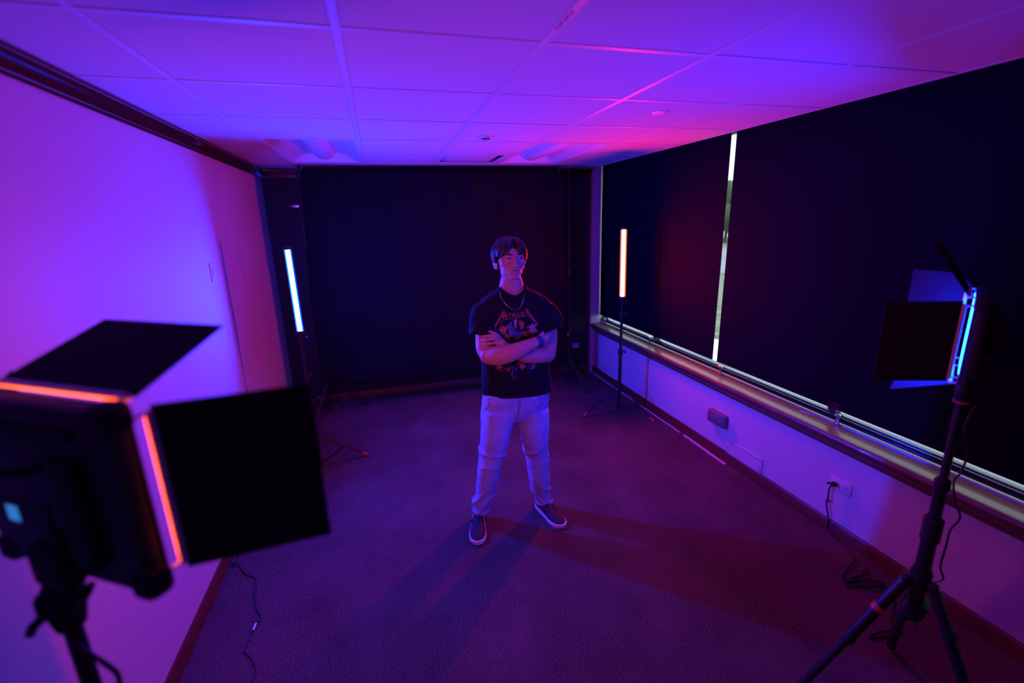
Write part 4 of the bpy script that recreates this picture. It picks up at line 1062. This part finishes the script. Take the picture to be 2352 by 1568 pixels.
ribbon(mb, [(636, 150), (860, 455)], 34, False); ribbon(mb, [(640, 150), (668, 270)], 20, False); ribbon(mb, [(662, 235), (715, 255)], 15, False)
obj('letter_a', mb, M['p_red'], obj_shirt, auto=False)
# generic ornament under the lettering: swirling strokes and patches
random.seed(21)
orn = {k: MB() for k in ('p_orange', 'p_pale', 'p_blue', 'p_red')}
for k in range(9): ribbon(orn['p_red'], [(505+k*12, 375+6*abs(k-3)), (520+k*11, 430+4*k), (530+k*9, 500+10*sin(k*2)), (540+k*6, 560-8*abs(k-4))], 15)
patch(orn['p_blue'], [(345, 440), (372, 400), (392, 520), (440, 640), (500, 650), (580, 605), (560, 680), (480, 750), (410, 700), (350, 600), (325, 520)])
for k in range(7): ribbon(orn['p_pale'], [(415+k*10, 352+3*abs(k-3)), (420+k*8, 420+12*sin(k)), (425+k*6, 480), (428+k*4, 560-14*abs(k-3))], 9)
for k in range(6): ribbon(orn['p_blue'], [(330+k*9, 420-k*6), (320+k*8, 520), (345+k*11, 620), (390+k*16, 720)], 8)
for cx, cy, rx, ry, key, n in ((215, 560, 95, 110, 'p_orange', 70), (765, 520, 85, 130, 'p_orange', 44), (765, 540, 80, 120, 'p_pale', 36), (470, 620, 120, 90, 'p_blue', 26), (330, 560, 50, 130, 'p_pale', 10), (640, 640, 60, 70, 'p_orange', 14), (280, 690, 60, 90, 'p_orange', 18),
                               (125, 1235, 85, 45, 'p_orange', 9), (560, 1230, 75, 65, 'p_orange', 32), (770, 1260, 45, 70, 'p_pale', 9), (320, 1300, 45, 60, 'p_red', 9), (420, 1260, 60, 90, 'p_blue', 8), (660, 1250, 45, 50, 'p_blue', 6), (430, 1420, 50, 30, 'p_red', 4)):
    for k in range(n):
        a = random.uniform(0, 2*pi); r0 = random.uniform(.2, .8); p = (cx+rx*r0*cos(a), cy+ry*r0*sin(a)); pts = [p]; an = a+random.choice((-1, 1))*1.3; tw_ = random.choice((-1, 1))*random.uniform(.25, .75)
        for q_ in range(7):
            an += tw_; p = (p[0]+12*cos(an), p[1]+12*sin(an)); pts.append(p)
        ribbon(orn[key], pts, random.uniform(6, 11))
for k in range(5):
    ribbon(orn['p_orange'], [(150, 1230), (150+(-110, -40, 20, 70, 130)[k]*.6, 1260+(20, 60, 80, 60, 20)[k]), (150+(-110, -30, 10, 80, 130)[k], 1275+(0, 70, 90, 60, 10)[k])], 13)
ribbon(orn['p_blue'], [(400, 1300), (372, 1380), (390, 1440), (450, 1470), (440, 1510), (410, 1530)], 26); ribbon(orn['p_blue'], [(690, 1330), (720, 1380), (700, 1430)], 14)
ribbon(orn['p_pale'], [(90, 470), (60, 530), (90, 590)], 6, False); ribbon(orn['p_pale'], [(130, 430), (240, 360), (440, 330), (690, 290), (800, 400)], 6, False)
names = {'p_orange': 'orange_swirls', 'p_pale': 'pale_swirls', 'p_blue': 'blue_patches', 'p_red': 'red_patches'}
for k, mb in orn.items(): obj(names[k], mb, M[k], obj_shirt, auto=False)['kind'] = 'stuff'

# necklace
cp = bez([(1146, 657), (1149, 675), (1155, 688), (1164, 700), (1174, 708), (1184, 711), (1192, 708), (1199, 697), (1203, 684), (1205, 670), (1206, 657)], 8) if False else None
raw = [(1149, 657), (1148.5, 668), (1150, 680), (1156, 691), (1164, 701), (1173, 708.5), (1183, 711.5), (1190, 710.5), (1196, 703), (1201, 691), (1204, 679), (1203, 666), (1200, 657)]
npt = []
bb_ = BVHTree.FromPolygons([v.co+base for v in person.data.vertices], [p.vertices[:] for p in person.data.polygons])
for a, c in raw:
    d = ray(a, c).normalized(); hs = [h for h in (bvh.ray_cast(camp, d), bb_.ray_cast(camp, d)) if h[0] is not None]
    if hs: npt.append(min(hs, key=lambda h: h[3])[0]-d*.004)
if len(npt) > 4:
    P = bez(npt, 10); b = MB()
    b.tube(P, [.0013+.0006*(i % 2) for i in range(len(P))], 8)
    obj('necklace', b, M['steel'], person, auto=False)
# band round his right wrist
a, c = Q(1229.5, 786.5, 2.252), Q(1239, 784, 2.268); d = (c-a)
obj('wristband', MB().tube([a, a+d*.1, a+d*.9, c], [.0315, .034, .0365, .0345], 22), M['band'], person)
bpy.data.objects['wristband']['label'] = 'dark blue wristband'

# jeans
jn = MB()
jn.loft([pring(1109, 1262, 893, 2.502, .118), pring(1108, 1260, 912, 2.503, .120), pring(1107, 1259, 930, 2.505, .118), pring(1111, 1255, 946, 2.505, .104), pring(1122, 1244, 958, 2.505, .08)])
def leg_rings(LG): 
    out = []
    for a, c in zip(LG[:-1], LG[1:]):
        for k in range(6):
            t_ = k/6; v = [p+(q_-p)*t_ for p, q_ in zip(a, c)]; out.append(pring(*v, e=2.15, n=48, tilt=0))
    out.append(pring(*LG[-1], e=2.15, n=48)); return out
for LG in (LEGA, LEGB): jn.loft(leg_rings(LG))
me = remesh(jn, .0055, 8, .5)
def jean_fold(p, n):
    s = p.x-.66; N = noise.noise
    rid = lambda v: (1-abs(math.sin(v)))**2           # thin raised folds
    kz = math.exp(-((p.z-.47)/.07)**2); hz = math.exp(-((p.z-.15)/.10)**2); uz = math.exp(-((p.z-.86)/.05)**2)
    side = 1 if s < 0 else -1; w1 = 1.6*N((p.x*6, p.y*6, p.z*5)); w2 = N((p.x*5+9, p.y*5, p.z*4))
    d = .0200*kz*rid((p.z+side*s*.5)*30+w1*1.3)*(.55+.6*w2)
    d += .0180*hz*rid((p.z-side*s*1.1+p.y*.4)*27+w1*1.4+2)*(.6+.5*w2)
    d += .0035*uz*rid((p.z-abs(s)*.8)*55+w1)
    d += .0055*N((p.x*7, p.y*7, p.z*4))+.0022*N((p.x*20, p.y*20, p.z*9))
    d += .0085*max(0, N((p.x*6+7, p.y*6, p.z*13))-.1)
    return d-.002
displace(me, jean_fold)
bm = bmesh.new(); bm.from_mesh(me)
for LG, sd in ((LEGA, -1), (LEGB, 1)):
    r_ = pring(*LG[-1]); c_ = sum(r_, Vector())/len(r_)
    cut(bm, c_+V(0, 0, .004), (0, 0, -1), lambda c, sd=sd: c.z < .25 and (c.x-.66)*sd > 0)
bm.to_mesh(me); jb = BVHTree.FromBMesh(bm); bm.free()
jeans = obj('jeans', me, M['denim'], person, auto=False); jeans['label'] = 'pale blue denim jeans'
so = jeans.modifiers.new('thickness', 'SOLIDIFY'); so.thickness = .003; so.offset = -1
def on_jeans(px_, py_, off=.0008):
    d = ray(px_, py_).normalized(); h = jb.ray_cast(camp, d); return None if h[0] is None else h[0]-d*off
def jseam(name, pts, r, mt=None):
    P = [on_jeans(a, c) for a, c in bez2(pts)]; P = [p for p in P if p is not None]
    if len(P) > 2: obj(name, MB().tube(P, r, 6), mt or M['seam'], jeans, auto=False)
def bez2(pts): return [(v.x, v.y) for v in bez([(a, c, 0) for a, c in pts], 6)]
jseam('fly_seam', [(1191, 908), (1191, 930), (1190, 948), (1186, 962)], .0022)
jseam('fly_seam', [(1194, 908), (1195, 928), (1194, 942), (1190, 952)], .0014)
jseam('pocket_seam', [(1120, 913), (1124, 925), (1115, 940), (1109, 946)], .0018)
jseam('pocket_seam', [(1240, 900), (1238, 915), (1246, 930), (1256, 936)], .0018)
for LG, nm in ((LEGA, 'hem'), (LEGB, 'hem')):
    rg = [pring(*LG[-1], e=2.15, grow=g, n=48) for g in (.003, .0065, .0065, .003)]
    for k, dz in enumerate((.022, .018, .002, -.003)): rg[k] = [p+V(0, 0, dz) for p in rg[k]]
    obj('hem', MB().loft(rg, cap=False), M['denim'], jeans, auto=False)

# slip-on shoes
def shoe(hl, to, lab):
    d = (to-hl).normalized(); Lh = (to-hl).length; s = Vector((-d.y, d.x, 0)); mid = (hl+to)/2
    def wdt(u): return float(np.interp(u, [0, .04, .12, .3, .5, .68, .82, .92, .97, 1.0], [.012, .026, .034, .036, .041, .0485, .0475, .038, .025, .006]))
    us = [0, .015, .04, .08, .14, .22, .32, .42, .52, .62, .7, .78, .85, .9, .94, .97, .99, 1.0]
    def outline(g, z):
        o_ = [hl+d*(Lh*u)+s*(wdt(u)+g)+V(0, 0, z)+d*(g*(2*u-1)) for u in us]+[hl+d*(Lh*u)-s*(wdt(u)+g)+V(0, 0, z)+d*(g*(2*u-1)) for u in us[::-1]]
        return o_
    t = None
    up = MB(); rg = []
    hts = [(0, .050), (.03, .060), (.10, .066), (.2, .070), (.30, .076), (.40, .080), (.47, .077), (.55, .069), (.65, .060), (.75, .053), (.85, .047), (.92, .042), (.97, .036), (1.0, .028)]
    for u, h in hts:
        w = wdt(min(max(u, .01), .985))*.97; c = hl+d*(Lh*(.012+.965*u)); r = []
        for k in range(15):
            a = pi*k/14; r.append(c+s*(w*cos(a))*(1 if sin(a) < .5 else 1)+V(0, 0, .022+(h-.022)*(sin(a)**.75)))
        rg.append(r+[c-s*w*.9+V(0, 0, .012), c+s*w*.9+V(0, 0, .012)])
    up.loft(rg); o = obj('shoe', up, M['canvas'], person, auto=False)
    so_ = obj('sole', MB().loft([outline(-.004, .0), outline(.002, .003), outline(.004, .012), outline(.0035, .024), outline(.001, .028), outline(-.006, .027)]), M['sole'], o)
    for q in (-1, 1):
        gore = MB(); gore.prism([hl+d*(Lh*u)+s*q*(wdt(u)*.90)+V(0, 0, z) for u, z in ((.40, .066), (.50, .056), (.47, .042), (.42, .042))], s*q*.0025)
        obj('elastic_gore', gore, M['rubber'], o)
    return o
for (hl, to) in SHOE: shoe(hl, to, '')
